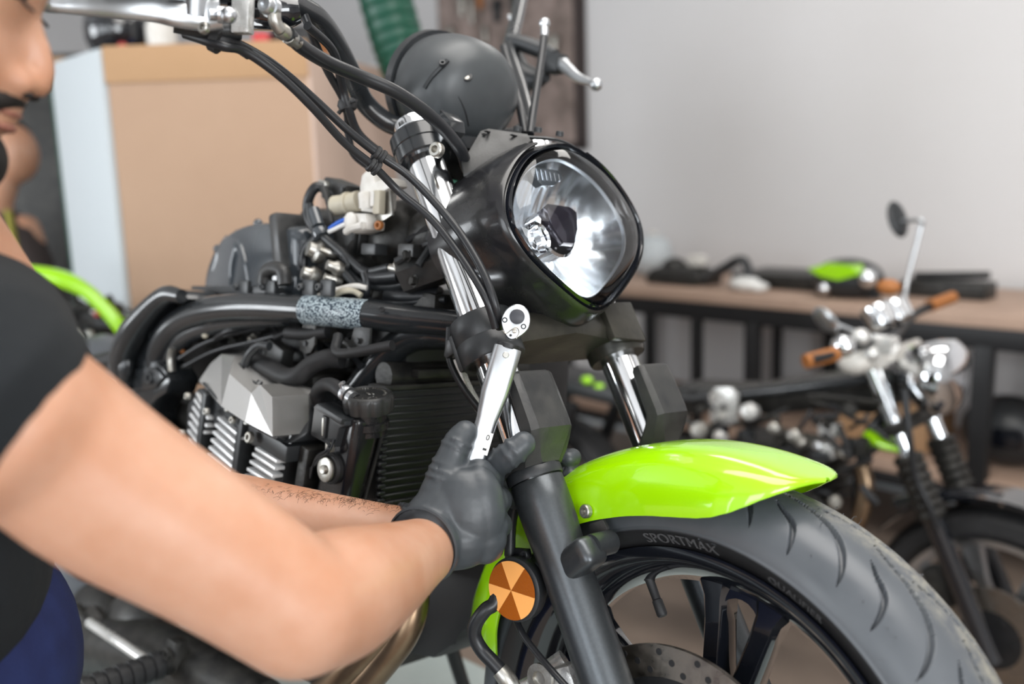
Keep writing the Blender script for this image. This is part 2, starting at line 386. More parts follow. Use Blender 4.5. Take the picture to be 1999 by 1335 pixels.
for k in range(46):                                   # the little moulding hairs of a new tyre
    th = radians(rnd.uniform(28, 90)); j = rnd.choice([118, 112, 122, 60, 40, 26, 16, 95]) if k > 22 else rnd.choice([100, 106, 112, 118])
    p = polar(pr[j, 0], th, pr[j, 1]); nn = V(cos(th)*abs(nr[j, 0]), np.sign(pr[j, 1])*abs(nr[j, 1]), sin(th)*abs(nr[j, 0]))
    q = p+nn*rnd.uniform(.003, .008); q2 = q+V(rnd.uniform(-1, 1), rnd.uniform(-1, 1), rnd.uniform(-.5, 1))*.003
    tb.tube([p-nn*.001, q, q2], .00030, 4, 2)
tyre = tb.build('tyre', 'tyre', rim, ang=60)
at = tyre.data.attributes.new('dust', 'FLOAT', 'POINT'); vals = np.zeros(len(tyre.data.vertices)); vals[:nb0] = dust; at.data.foreach_set('value', vals)
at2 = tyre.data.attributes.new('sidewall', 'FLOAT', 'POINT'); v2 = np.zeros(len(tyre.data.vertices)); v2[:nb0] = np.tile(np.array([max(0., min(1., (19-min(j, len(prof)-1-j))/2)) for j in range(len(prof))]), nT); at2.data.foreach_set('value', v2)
def sidewall_text(txt, size, a_mid, r0, y0, name='lettering'):
    tv, tf = text_mesh(txt, size, .0007); mb = MB(); out = []
    for x, y, z in tv:
        a = a_mid-x/r0; r = r0+y*.92; out.append(polar(r, a, float(np.interp(r, pr[:45, 0], pr[:45, 1]))-z-.0006))
    mb.add(out, tf); return mb.build(name, 'letter', tyre)
sidewall_text('SPORTMAX', .0165, radians(95), .2515, -.0530, 'sidewall_lettering')
sidewall_text('QUALIFIER', .0125, radians(66), .2505, -.0522, 'sidewall_lettering')
# disc
dk = MB(); wheel_ring(dk, [(.1495, -.070), (.1495, -.065), (.118, -.065), (.118, -.070)], 140)
dk = dk.build('brake_disc', 'disc', rim)
hb = MB()
for k in range(60):
    a = 2*pi*k/60; r = (.125, .134, .143)[k % 3]; hb.lathe([(.0034, 0), (.0034, .0008), (.001, .0008)], polar(r, a, -.0698), (0, -1, 0), 12)
hb.build('vent_hole', 'steel_black', dk); 
ca = MB(); ca.lathe([(.045, -.066), (.12, -.068), (.12, -.064), (.045, -.060)], AX, YY, 40); ca.build('disc_carrier', 'steel_black', dk)
vs_ = MB(); p0 = B(1263, 1118, -.012); p1 = B(1293, 1200, -.02); d = nrm(p1-p0)
vs_.lathe([(.0085, 0), (.0075, .004), (.0050, .008), (.0046, .03), (.0056, .031), (.0058, .046), (.0045, .048)], p0, d, 16); vs_.build('valve_stem', 'rubber', rim)

# ---- fork legs
for s in (-1, 1):
    y0 = .107*s
    fo = MB(); fo.lathe([(.0275, -.06), (.0275, .05), (.0262, .12), (.0262, .25), (.0285, .285), (.0292, .31), (.0288, .3335), (.0280, .3345)], leg(0, 0, y0), LU, 48)
    fo.box(leg(.243, .026, y0-.004), (.050, .034, .032), (nrm(LW+LU*.22), YY, nrm(LU-LW*.22)), .012, 5); fo.tube([leg(.250, .042, y0), leg(.250, .042, y0-s*.030)], .0125, 20, 0)
    fo = fo.build('fork_leg', 'forkpaint', bike)
    st = MB(); st.lathe([(.0232, .30), (.0232, .785), (.0215, .790)], leg(0, 0, y0), LU, 56); st.build('stanchion', 'tubechrome', fo)
    ds = MB(); ds.lathe([(.0300, .3355), (.0304, .338), (.0304, .345), (.0292, .347)], leg(0, 0, y0), LU, 48); ds.build('dust_seal', 'blackpl', fo)
    gd = MB(); rings = []
    for t, wf, hy, wb, hf in ((.346, .0295, .0275, -.029, .014), (.350, .0315, .029, -.020, .017), (.356, .036, .0298, .000, .020), (.366, .044, .0305, .014, .024), (.376, .0510, .031, .025, .027), (.384, .0512, .031, .029, .027), (.415, .0502, .0305, .031, .0265), (.438, .0490, .030, .032, .026), (.4415, .0470, .0285, .034, .0245)):
        wm = (wb+wf)/2
        o = [(wb, -hy*.9), (wb*.6+wm*.4, -hy), (wm*.4+wf*.6, -hy), (wf-.002, -hf*.97), (wf, -hf*.86), (wf, hf*.86), (wf-.002, hf*.97), (wm*.4+wf*.6, hy), (wb*.6+wm*.4, hy), (wb, hy*.9)]
        ri = .0245; i = [(wb, hy*.9-.003), (max(wb, .008)+.001, hy-.004), (max(wb, .017)+.002, .018), (max(wb, .0242)+.003, .009), (max(wb, .0246)+.004, 0), (max(wb, .0242)+.003, -.009), (max(wb, .017)+.002, -.018), (max(wb, .008)+.001, -hy+.004), (wb, -hy*.9+.003)]
        i = [(min(a, wf-.004), b) for a, b in i]
        rings.append([leg(t, w, y0+y) for w, y in o+i])
    gd.loft(rings); gd = gd.build('fork_guard', 'dustpl', fo, ang=30)
# triple clamps
def clamp(name, t0, t1, m, r, bridge_w, front):
    c = MB()
    for s in (-1, 1):
        c.lathe([(r-.002, t0), (r, t0+.002), (r, (t0+t1)/2-.001), (r+.0015, (t0+t1)/2), (r+.0015, t1-.003), (r-.001, t1)], leg(0, 0, .107*s), LU, 44)
    rings = []
    for y in np.linspace(-.088, .088, 13):
        k = 1-abs(y)/.088; wf = front+.010*k; wb = -bridge_w-.02*k; a, b2 = t0+.010+.006*k, t1-.004
        rings.append([leg(t, w, y) for w, t in ((wb, a), (wb, b2), (wf-.006, b2), (wf, b2-.006), (wf+.002, a+.012), (wf-.004, a))])
    c.loft(rings)
    return c
lc = clamp('lower', .474, .524, None, .0335, .03, .030); lc = lc.build('lower_triple_clamp', 'dirtycast', bike)
cl = MB(); cl.lathe([(.0350, .474), (.0362, .476), (.0362, .497), (.0352, .4985), (.0352, .4995), (.0362, .501), (.0362, .524), (.0345, .5265)], leg(0, 0, -.107), LU, 48)
cl.box(leg(.50, -.030, -.112), (.018, .03, .045), (LW, YY, LU), .004)
cl.build('clamp_collar', 'blackpl', lc)
cb = MB(); cb.lathe([(.0345, .470), (.0365, .475), (.0365, .528), (.0350, .532)], leg(0, 0, .107), LU, 32); cb.prism([(-.03, -.02), (.03, -.025), (.03, .03), (-.03, .028)], leg(.50, .036, .09), YY, LU, .012, .003); cb.build('clamp_collar', 'dirtycast', lc)
uc = clamp('upper', .735, .772, None, .0325, .03, .022); uc = uc.build('upper_triple_clamp', 'frame', bike)
ub = MB(); ub.prism([(-.018, -.016), (.018, -.013), (.022, 0), (.016, .016), (-.016, .018)], leg(.750, .040, -.100), LW, LU, .024, .003); ub.build('pinch_lug', 'frame', uc)
bb = MB(); bp = B(856, 294, -.128); bb.bolt(bp, (.25, -1, .1), .0088, .008); bb.build('pinch_bolt', 'zinc', uc)
tc_ = MB(); tc_.lathe([(.0235, .772), (.0235, .779), (.020, .781), (.008, .781), (.007, .777)], leg(0, 0, -.107), LU, 32); tc_.build('fork_cap', 'satinchrome', uc)
# steering head and stem behind the clamps
sh = MB(); sh.lathe([(.036, .53), (.036, .56), (.031, .57), (.031, .70), (.036, .71), (.036, .735)], leg(0, -.058, 0), LU, 32); sh.build('steering_head', 'darkmetal', bike)

# ---- front fender
ED = [(171, .045, .306), (168, .066, .262), (160, .074, .268), (150, .076, .276), (135, .077, .280), (122, .077, .280), (110, .077, .277), (102, .077, .277), (96, .077, .278), (92, .0765, .280), (88.5, .076, .283), (85.5, .075, .288), (82.5, .072, .297), (80, .067, .308), (78, .0605, .319), (76.2, .049, .329), (75, .035, .336), (74.3, .020, .339), (73.9, .004, .3395)]
ea = np.array(ED)[::-1]
G = []
for a in np.concatenate([np.linspace(171, 92, 60), np.linspace(92, 73.9, 44)[1:]]):
    yh = np.interp(a, ea[:, 0], ea[:, 1]); re = np.interp(a, ea[:, 0], ea[:, 2]); th = radians(a); row = []
    rc = .3405+.0015*sin(radians((a-74)*1.8))
    for u in np.linspace(-1, 1, 41):
        k = abs(u); y = yh*np.sign(u)*(1-(1-k)**1.75)**.92
        cr = .0022*math.exp(-((k-.62)/.05)**2)*min(1, max(0, (a-76)/10))
        drop = (k**2.7); r = rc-(rc-re)*drop+cr
        row.append(polar(r, th, y))
    G.append(row)
fe = MB(); fe.grid(G, .0026); fender = fe.build('front_fender', 'lime', bike, ang=70)
for q_, a_ in ((B(1147, 998, -.080), -1), (B(1147, 998, -.080)+YY*.159, 1)): bt = MB(); bt.bolt(q_, (-.1, a_, .1), .0072, .006); bt.build('fender_bolt', 'zinc', fender)
br = MB()
br.poly([B(x, y, -.0795) for x, y in ((1150, 1022), (1176, 1014), (1184, 1030), (1190, 1062), (1184, 1084), (1168, 1094), (1150, 1080))], .005, YY, .001)
br.build('fender_bracket', 'dustpl', fender)

# ---- headlight
HR = radians(19); HN = V(cos(HR), 0, sin(HR)); HV = V(-sin(HR), 0, cos(HR)); HO = V(-.236, 0, .866)
OUT = [(0, .099), (.030, .093), (.060, .079), (.083, .060), (.101, .036), (.1095, .012), (.106, -.012), (.092, -.034), (.070, -.054), (.044, -.073), (.020, -.0875), (0, -.0925)]
full = OUT+[(-a, b) for a, b in OUT[-2:0:-1]]
oc = spline([V(a, b, 0) for a, b in full], 6, True)
cy = .005
def hp(a, b, n_, sc=1.0, dv=0): return HO+YY*a*sc+HV*(cy+(b-cy)*sc+dv)+HN*n_
def hring(sc, n_, dv=0): return [hp(q[0], q[1], n_, sc, dv) for q in oc]
sh_ = MB(); sh_.loft([hring(1.035, .010), hring(1.07, .008), hring(1.10, -.006), hring(1.11, -.03), hring(1.07, -.075, -.002), hring(.93, -.105, -.004), hring(.6, -.12, -.004), hring(.1, -.122, -.004)], False)
hl = sh_.build('headlight', 'cowl', bike, ang=50)
rg = MB(); rg.loft([hring(.985, .004), hring(.995, .013), hring(1.02, .017), hring(1.045, .012), hring(1.05, .002)], False); rg.build('headlight_ring', 'gloss', hl, ang=60)
# cowl wrapping the sides and bottom, open at the top
N = len(oc)
idx = list(range(0, N))
ang_ = [atan2(oc[i][0], oc[i][1]-cy) for i in range(N)]
order = sorted(idx, key=lambda i: (ang_[i]) % (2*pi)); order = [i for i in order if radians(24) < (ang_[i] % (2*pi)) < radians(336)]
G = []
for i in order:
    q = oc[i]; a = ang_[i] % (2*pi); side = abs(sin(a)); bot = max(0, -cos(a)); row = []
    back = -.108+.040*bot**2
    for sc, n_ in ((1.085, .010), (1.10, .0125), (1.125, .0105), (1.14, .004), (1.175, -.004), (1.20, -.02), (1.215, -.045), (1.205, -.075), (1.17, back)):
        row.append(hp(q[0], q[1], n_, sc-(.03*bot), 0))
    G.append(row)
co = MB(); co.grid(G, -.003); co.build('headlight_cowl', 'cowl', hl, ang=75)
# top bracket
tb_ = MB(); tp = lambda x, y, Y: B(x, y, Y)
pl = [B(930, 290, -.052), B(936, 262, -.050), B(952, 257, -.045), B(1028, 268, -.010), B(1034, 280, -.012), B(1022, 292, -.03), B(990, 300, -.05), B(955, 330, -.07), B(905, 345, -.088), B(900, 318, -.085), B(915, 300, -.07)]
tb_.poly(pl, .004, (.25, .1, 1), .001); tb_.tube([B(938, 262, -.050), B(985, 268, -.03), B(1030, 276, -.008)], .0028, 8, 4); tb_.box(B(952, 265, -.046)+V(0, 0, .001), (.004, .016, .002), None, 0); tb_.build('headlight_stay', 'dustpl', hl)
sl = MB()
for x, y, Y in ((953, 264, -.047), (1003, 271, -.026)): sl.box(B(x, y, Y)+V(.001, 0, .0035), (.004, .018, .0015), (nrm((1, .35, .1)), nrm((-.35, 1, 0)), (0, 0, 1)), .0005)
sl.build('stay_slot', 'steel_black', hl)
tb2 = MB()
tb2.tube([B(1030, 268, .01), B(1080, 272, .03), B(1115, 285, .06), B(1150, 312, .085)], .0045, 8, 5, flat=.5)
for x, y, Y in ((1010, 256, .0), (1050, 258, .02), (1092, 266, .04)): tb2.bolt(B(x, y, Y), (.1, 0, 1), .005, .006)
tb2.build('upper_stay', 'blackpl', hl)
# inside: reflector bowl, bulb shield, marker lamp
def bowl(sc0, n0, depth, rows=14):
    R_ = []
    for k in range(rows):
        f_ = k/(rows-1); sc = sc0*(1-f_)+.10*f_; R_.append([hp(q[0], q[1], n0-depth*(1-(sc/sc0)**2)*1.0, sc) for q in oc])
    return R_
rb = MB(); rings = bowl(.865, -.002, .060, 16); R2 = []
for ri, rg_ in enumerate(rings):
    out = []
    for i, p in enumerate(rg_):
        rel = p-HO; a = rel@YY
        step = (a*1000/15.0); fl = abs((step % 1)-.5)*2
        out.append(p+HN*(.0016*(fl-.5))*min(1, ri/2)*(1 if ri < 13 else 0))
    R2.append(out)
rb.loft(R2, False); rb.build('reflector', 'refl', hl, ang=25)
rl = MB(); rl.loft([hring(.865, -.002), hring(.875, .002), hring(.885, .002)], False); rl.build('reflector_rim', 'satinchrome', hl)
rl = MB(); rl.loft([hring(.885, .001), hring(.90, -.003), hring(.985, .004)], False); rl.build('lamp_surround', 'gloss', hl)
bs = MB(); cbp = hp(-.006, .008, -.008)
bs.loft([[cbp+YY*a*k+HV*b*k+HN*n_ for a, b in ((-.028, .020), (-.018, .026), (.018, .026), (.028, .020), (.024, -.004), (.010, -.024), (-.010, -.024), (-.024, -.004))] for k, n_ in ((.75, -.03), (.98, -.004), (1, 0), (.9, .004), (.5, .006))])
M['shield'] = mat('dark_bulb_shield', (.02, .015, .03), .12, metal=.5, coat=1); bs.build('bulb_shield', 'shield', hl)
bh = MB(); bh.lathe([(.030, -.036), (.032, -.010), (.029, -.008), (.022, -.022), (.012, -.03)], hp(-.006, .005, -.008), HN, 32); bh.lathe([(.020, -.03), (.019, -.006), (.016, -.008), (.013, -.02)], hp(-.044, -.006, -.008), HN, 24); bh.build('bulb_collar', 'chrome', hl)
pm = MB(); pc = hp(-.022, .066, -.004)
pm.loft([[pc+YY*a*k+HV*b*k+HN*n_ for a, b in ((-.026, .010), (.022, .010), (.030, .002), (.010, -.010), (-.010, -.012), (-.024, -.002))] for k, n_ in ((.9, -.012), (1, 0), (.8, .001))]); pm.build('position_lamp', 'smoke', hl)
pr_ = MB()
for k in range(6): pr_.box(pc+YY*(-.018+.0075*k)+HN*.0018, (.0012, .0016, .014-.001*k), (HN, YY, HV), 0)
pr_.build('lamp_rib', 'satinchrome', hl)
# clear domed lens
LG = []
for k in range(12):
    f_ = k/11; sc = 1.0*sqrt(1-f_**2) if f_ < 1 else .0; sc = cos(f_*pi/2)*.992+.0005; LG.append(hring(sc, .010+.024*sin(f_*pi/2)))
le = MB(); le.loft(LG, False); le.add([tuple(p) for p in LG[-1]], [tuple(range(len(oc)))]); lens = le.build('headlight_lens', 'lens', hl, ang=80)

# ---- instrument housing behind the headlight
GA = nrm((.90, -.06, -.22)); gx, gy, _ = frame_of(GA, (0, 1, 0)); GC = B(900, 180, -.012)
ins = MB(); ins.lathe([(.064, -.052), (.0715, -.040), (.074, -.02), (.073, .0), (.069, .022), (.061, .038), (.046, .048), (.022, .053), (.002, .054)], GC, GA, 56, (0, 1, 0), mod=lambda t, h: 1+.05*cos(2*t))
ins = ins.build('instrument_housing', 'housing', bike)
bz = MB(); bz.lathe([(.056, -.070), (.067, -.068), (.0705, -.061), (.0705, -.050), (.067, -.044), (.060, -.046)], GC-V(0, 0, .006), GA, 56, (0, 1, 0), mod=lambda t, h: 1+.03*cos(4*t)); bz.lathe([(.05, -.062), (.071, -.058), (.071, -.044), (.05, -.040)], GC-GA*.004-V(0, .006, 0), GA, 40); bz.build('bezel', 'frame', ins)
def on_ins(x, y, off=.0):       # a point on the housing seen at x,y
    r = FB+RB*(x-999.5)/F-UB*(y-667.5)/F
    for k in np.arange(1.0, 1.35, .0008):
        P = CB+r*k; q = P-GC; h = q@GA; rad = np.linalg.norm(q-GA*h)
        if -.052 < h < .055 and rad < np.interp(h, [-.052, -.04, -.02, 0, .022, .038, .048, .053, .054], [.064, .0715, .074, .073, .069, .061, .046, .022, .002])+off: return P
    return CB+r*1.2
sm = MB(); sm.tube([on_ins(x, y, .0004) for x, y in ((853, 147), (875, 166), (895, 190), (908, 218), (915, 246))], .0011, 6, 4)
sm.tube([on_ins(x, y, .0006) for x, y in ((860, 215), (880, 228), (905, 246))], .0022, 6, 4); sm.build('panel_gap', 'steel_black', ins)
sb = MB(); sb.tube([on_ins(x, y, .003) for x, y in ((829, 172), (840, 155), (852, 141), (866, 127), (874, 118))], .0032, 8, 4); sb.bolt(on_ins(864, 127, .004), (.6, -.6, .5), .0042, .005); sb.build('housing_strap', 'blackpl', ins)
sc2 = MB(); sc2.lathe([(.0065, -.001), (.0065, .0005), (.004, .001)], on_ins(912, 150, .001), nrm((.55, -.7, .5)), 16); sc2.build('screw_recess', 'steel_black', ins)
sc3 = MB(); sc3.lathe([(.0035, 0), (.003, .002), (.001, .002)], on_ins(912, 153, .002), nrm((.55, -.7, .5)), 12); sc3.build('housing_screw', 'zinc', ins)
ub2 = MB(); ub2.poly([B(x, y, Y) for x, y, Y in ((785, 175, -.05), (800, 162, -.05), (832, 172, -.05), (836, 186, -.05), (800, 196, -.06), (780, 215, -.06), (775, 250, -.06), (768, 245, -.06), (770, 205, -.05))], .006, (.3, .8, .1), .001); ub2.build('housing_bracket', 'frame', ins)
und = MB(); und.box(B(850, 225, -.01), (.06, .07, .05), (GA, gx, gy), .006); und.build('housing_base', 'blackpl', ins)

# ---- handlebar
hbm = MB(); HBP = [B(905, 268, .02), B(860, 262, -.02), B(800, 252, -.06), B(755, 238, -.085), B(712, 200, -.115), B(688, 150, -.145), B(655, 85, -.18), B(622, 38, -.215), B(585, 14, -.25), B(530, -14, -.30), B(440, -48, -.37), B(300, -75, -.47), B(150, -95, -.56)]
hbm.tube(HBP, .0128, 20, 7)
HBL = [B(905, 268, .02), B(960, 268, .06), B(1010, 262, .10), B(1030, 235, .13), B(1022, 190, .17), B(1003, 130, .215), B(994, 98, .24), B(1000, 70, .27), B(1010, 30, .32), B(1022, -30, .40)]
hbm.tube(HBL, .0112, 16, 7); hbar = hbm.build('handlebar', 'frame', bike)
rs = MB(); rs.tube([B(780, 275, -.07), B(792, 262, -.075), B(815, 250, -.08), B(852, 262, -.06), B(855, 285, -.06)], .006, 8, 3, flat=.6)
rs.prism([(-.025, -.012), (.025, -.012), (.025, .012), (-.025, .012)], B(832, 262, -.065), nrm((.5, .8, 0)), nrm((-.3, .1, 1)), .03, .004); rs.build('bar_riser', 'frame', hbar)
gp = MB(); gp.tube([B(420, -52, -.385), B(300, -75, -.47), B(150, -95, -.56)], .0175, 20, 5); gp.build('hand_grip', 'rubber', hbar)
# master cylinder on the right
mc = MB()
mc.tube([B(455, 26, -.36), B(500, 26, -.345), B(560, 22, -.32), B(585, 20, -.31)], [.013, .016, .0165, .012], 18, 4)
mc.box(B(470, 2, -.36), (.075, .05, .012), (nrm(B(560, 6, -.32)-B(420, 0, -.38)), nrm((.7, -.7, 0)), (0, 0, 1)), .003)
mc.box(B(505, 45, -.345), (.05, .018, .012), (nrm(B(560, 6, -.32)-B(420, 0, -.38)), nrm((.7, -.7, 0)), (0, 0, 1)), .003)
mc = mc.build('master_cylinder', 'gloss', bike)
bj = MB(); bd = nrm((.35, -1, .1)); bj.lathe([(.0098, 0), (.0098, .006), (.0082, .0065), (.0082, .012), (.007, .014), (.004, .014), (.004, .012)], B(534, 18, -.352), bd, 20); bj.build('banjo_bolt', 'satinchrome', mc)
bt2 = MB(); bt2.tube([B(534, 20, -.353), B(537, 42, -.352), B(548, 60, -.345)], [.007, .0062, .006], 12, 4); bt2.lathe([(.0068, 0), (.0075, .002), (.0075, .008), (.006, .009), (.006, .013), (.0076, .014), (.0076, .022), (.0062, .024), (.0062, .030)], B(546, 57, -.346), nrm(B(580, 84, -.32)-B(546, 57, -.346)), 18); bt2.build('hose_fitting', 'zinc', mc)
def hose(name, pts, r, m='cable', par=bike, n=12, sm_=7):
    t = MB(); t.tube(pts, r, n, sm_); return t.build(name, m, par)
hose('brake_hose', [B(562, 66, -.335), B(590, 92, -.31), B(640, 122, -.27), B(700, 148, -.23), B(770, 178, -.19), B(830, 218, -.15), B(872, 258, -.115), B(900, 295, -.09), B(912, 330, -.06)], .0074)
# brake lever
lv = MB()
def ribbon(mb, P, wz, th, n=14, sm_=6):      # oval bar: half height wz, half thickness th
    pts = spline(P, sm_); m = len(pts); wz = np.interp(np.linspace(0, 1, m), np.linspace(0, 1, len(wz)), wz); th = np.interp(np.linspace(0, 1, m), np.linspace(0, 1, len(th)), th); rings = []
    for i in range(m):
        t = nrm(pts[min(i+1, m-1)]-pts[max(i-1, 0)]); x = nrm(V(0, 0, 1)-t*t[2]); y = np.cross(t, x)
        rings.append([pts[i]+x*wz[i]*np.sign(cos(a))*abs(cos(a))**.75+y*th[i]*np.sign(sin(a))*abs(sin(a))**.75 for a in np.linspace(0, 2*pi, n, endpoint=False)])
    mb.loft(rings)
LVP = [B(70, 1, -.545), B(92, 4, -.535), B(120, 5, -.525), B(170, 6, -.505), B(240, 12, -.475), B(300, 18, -.45), B(345, 27, -.432), B(395, 30, -.41), B(432, 28, -.396)]
ribbon(lv, LVP, [.007, .0085, .009, .011, .0115, .0115, .012, .0145, .0135], [.0075, .008, .005, .006, .006, .006, .007, .008, .008], 18)
lv.lathe([(.014, -.010), (.014, .012), (.0125, .013)], B(378, 14, -.416), (0, 0, 1), 24)
lv.ell(B(62, -2, -.55), .0095, None, 16, 10)
lv = lv.build('brake_lever', 'satinchrome', bike)
la = MB(); la.tube([B(408, 28, -.412), B(440, 30, -.398)], .0052, 16, 0); la.tube([B(425, 28, -.408), B(446, 30, -.400)], .0075, 16, 0); la.ell(B(446, 30, -.402), .0075, None, 14, 10); la.build('lever_adjuster', 'satinchrome', lv)
ls = MB(); ls.box(B(474, 30, -.375), (.018, .012, .034), (nrm((.8, .5, 0)), nrm((-.5, .8, 0)), (0, 0, 1)), .002); ls.build('lever_perch', 'alu', lv)
lu = MB(); lu.tube([B(340, 46, -.425), B(400, 57, -.40), B(470, 60, -.37)], .0085, 12, 4); lu.build('switch_housing', 'blackpl', mc)
lu = MB(); lu.bolt(B(402, 56, -.415), (.3, -1, .1), .0055, .005); lu.build('pivot_screw', 'zinc', mc)
# throttle cables down to the engine with clips
C1 = [B(350, 52, -.41), B(420, 72, -.39), B(470, 88, -.365), B(540, 130, -.33), B(610, 190, -.29), B(680, 255, -.25), B(740, 303, -.215), B(800, 345, -.185), B(858, 405, -.165), B(905, 465, -.155), B(945, 535, -.15), B(968, 600, -.145), B(975, 640, -.13)]
C2 = [B(360, 66, -.41), B(430, 88, -.39), B(480, 102, -.365), B(550, 152, -.33), B(612, 212, -.295), B(672, 278, -.255), B(730, 325, -.22), B(780, 375, -.19), B(840, 425, -.17), B(885, 480, -.16), B(925, 540, -.155), B(952, 590, -.15), B(968, 640, -.14)]
hose('throttle_cable', C1, .0044); hose('throttle_cable', C2, .0044)
cp = MB()
for a, b in ((C1[6], C2[6]),):
    d = nrm(C1[7]-C1[5]); 
    for q in (a, b): cp.lathe([(.0072, -.006), (.0085, -.005), (.0085, -.002), (.007, -.001), (.007, .001), (.0085, .002), (.0085, .005), (.0072, .006)], q, d, 16)
    cp.tube([a, b], .004, 8, 0)
cp.build('cable_clip', 'rubber', bike)
bs2 = MB(); bs2.tube([B(372, 58, -.405), B(430, 78, -.385), B(468, 92, -.365)], [.009, .010, .006], 12, 4); bs2.tube([B(462, 90, -.367), B(486, 106, -.362)], .0055, 10, 0); bs2.lathe([(.0125, -.004), (.0125, .004), (.0105, .005)], B(424, 78, -.388), nrm((.6, .6, -.4)), 14); bs2.build('cable_boot', 'rubber', bike)
hose('wiring_loom', [B(590, 20, -.25), B(618, 90, -.23), B(640, 140, -.20), B(668, 190, -.175), B(678, 225, -.16), B(680, 260, -.15), B(690, 300, -.14), B(725, 330, -.12)], .0046)
hose('wiring_loom', [B(600, 50, -.26), B(650, 100, -.21), B(668, 170, -.18), B(680, 210, -.17), B(700, 260, -.15), B(745, 300, -.12), B(790, 330, -.1)], .005)
kt = MB(); kt.lathe([(.010, -.006), (.012, 0), (.010, .006)], B(678, 205, -.168), nrm((.2, .1, -1)), 12); kt.tube([B(672, 208, -.17), B(660, 222, -.175)], .0025, 6, 0); kt.tube([B(684, 200, -.17), B(696, 196, -.172)], .002, 6, 0); kt.build('cable_tie', 'rubber', bike)
hose('brake_cable', [B(1035, 262, .03), B(1040, 225, .05), B(1050, 160, .08), B(1058, 105, .11), B(1062, 72, .125)], .0052)
hose('clutch_cable', [B(1026, 262, .04), B(1016, 215, .06), B(1002, 160, .11), B(988, 115, .15), B(982, 92, .17)], .0056)
ce = MB(); ce.tube([B(1062, 75, .125), B(1063, 60, .13), B(1062, 50, .132)], [.0045, .006, .005], 12, 2); ce.ell(B(1063, 46, .133), .008, None, 12, 8); ce.build('cable_end', 'satinchrome', bike)
# clutch perch and lever far left hand side
cpz = MB(); cpz.tube([B(992, 78, .25), B(1020, 85, .26), B(1055, 98, .27), B(1085, 108, .27)], [.012, .013, .013, .009], 14, 4); cpz.tube([B(1000, 95, .27), B(1010, 140, .26), B(1040, 155, .26), B(1068, 150, .26)], [.014, .022, .018, .008], 14, 4); cpz.box(B(1085, 125, .265), (.03, .03, .03), None, .006); cpz = cpz.build('clutch_perch', 'blackpl', bike)
cv = MB(); ribbon(cv, [B(1075, 118, .265), B(1100, 128, .26), B(1125, 150, .25), B(1150, 160, .24), B(1162, 163, .235)], [.007, .010, .008, .005, .005], [.006, .007, .006, .005, .005], 12); cv.ell(B(1164, 165, .234), .0095, None, 16, 10); cv.ell(B(1102, 124, .262), .0085, None, 12, 8); cv.build('clutch_lever', 'satinchrome', cpz)
cc = MB(); cc.tube([B(1006, 36, .31), B(1004, 40, .31)], .014, 14, 0); cc.build('bar_ring', 'satinchrome', hbar)

# ---- reflector and lower hoses
RC = B(1000, 1152, -.135); RN = nrm((.10, -1, .02)); rx, ry, _ = frame_of(RN, (0, 0, 1))
RCO = MB(); RCO.lathe([(.026, -.016), (.032, -.015), (.0335, -.012), (.0335, -.001), (.0318, .0)], RC-RN*.002, RN, 48)
rcb = RCO.build('side_reflector', 'blackpl', bike)
for k in range(6):
    sec = MB(); ring = [RC+RN*.0005]; a0 = radians(30+60*k)
    pts = [RC+RN*.0008]+[RC+RN*.0008+(rx*cos(a)+ry*sin(a))*.0305 for a in np.linspace(a0, a0+pi/3, 11)]
    sec.poly(pts, .0012, RN)
    sec.build('reflector_segment', 'amberlt' if k % 2 else 'amberdk', rcb)
rk = MB(); rk.poly([B(x, y, -.112) for x, y in ((985, 1078), (1000, 1070), (1028, 1072), (1032, 1088), (1018, 1110), (985, 1108))], .006, YY, .001); rk.tube([B(995, 1085, -.115), B(997, 1030, -.11), B(1003, 990, -.11)], .006, 10, 3); rk.bolt(B(1027, 1082, -.116), (0, -1, 0), .005, .004); rk.build('reflector_bracket', 'blackpl', rcb)
hose('lower_brake_hose', [B(990, 1100, -.12), B(968, 1172, -.135), B(948, 1190, -.145), B(930, 1215, -.15), B(926, 1240, -.15), B(940, 1268, -.145), B(962, 1292, -.14), B(985, 1318, -.135)], .0078)
fz = MB(); fz.tube([B(975, 1308, -.138), B(990, 1326, -.134), B(1000, 1345, -.13)], [.009, .010, .010], 14, 3); fz.build('hose_ferrule', 'zinc', bike)
hose('speed_sensor_cable', [B(1005, 1205, -.118), B(1022, 1240, -.125), B(1048, 1275, -.13), B(1080, 1312, -.135), B(1110, 1345, -.135)], .0036)
cal = MB(); cal.box(B(1110, 1345, -.095), (.07, .05, .05), (LW, YY, LU), .008); cal.tube([B(1065, 1318, -.09), B(1105, 1290, -.075)], .013, 16, 0); cal.tube([B(1020, 1345, -.1), B(1050, 1330, -.1)], .010, 12, 0); cal.build('brake_caliper', 'alu', bike)
cb3 = MB(); cb3.lathe([(.015, 0), (.0155, .002), (.0155, .005), (.008, .0055), (.007, .002), (.0005, .002)], B(1058, 1322, -.125), (.1, -1, 0), 24); cb3.build('caliper_bolt', 'zinc', bike)

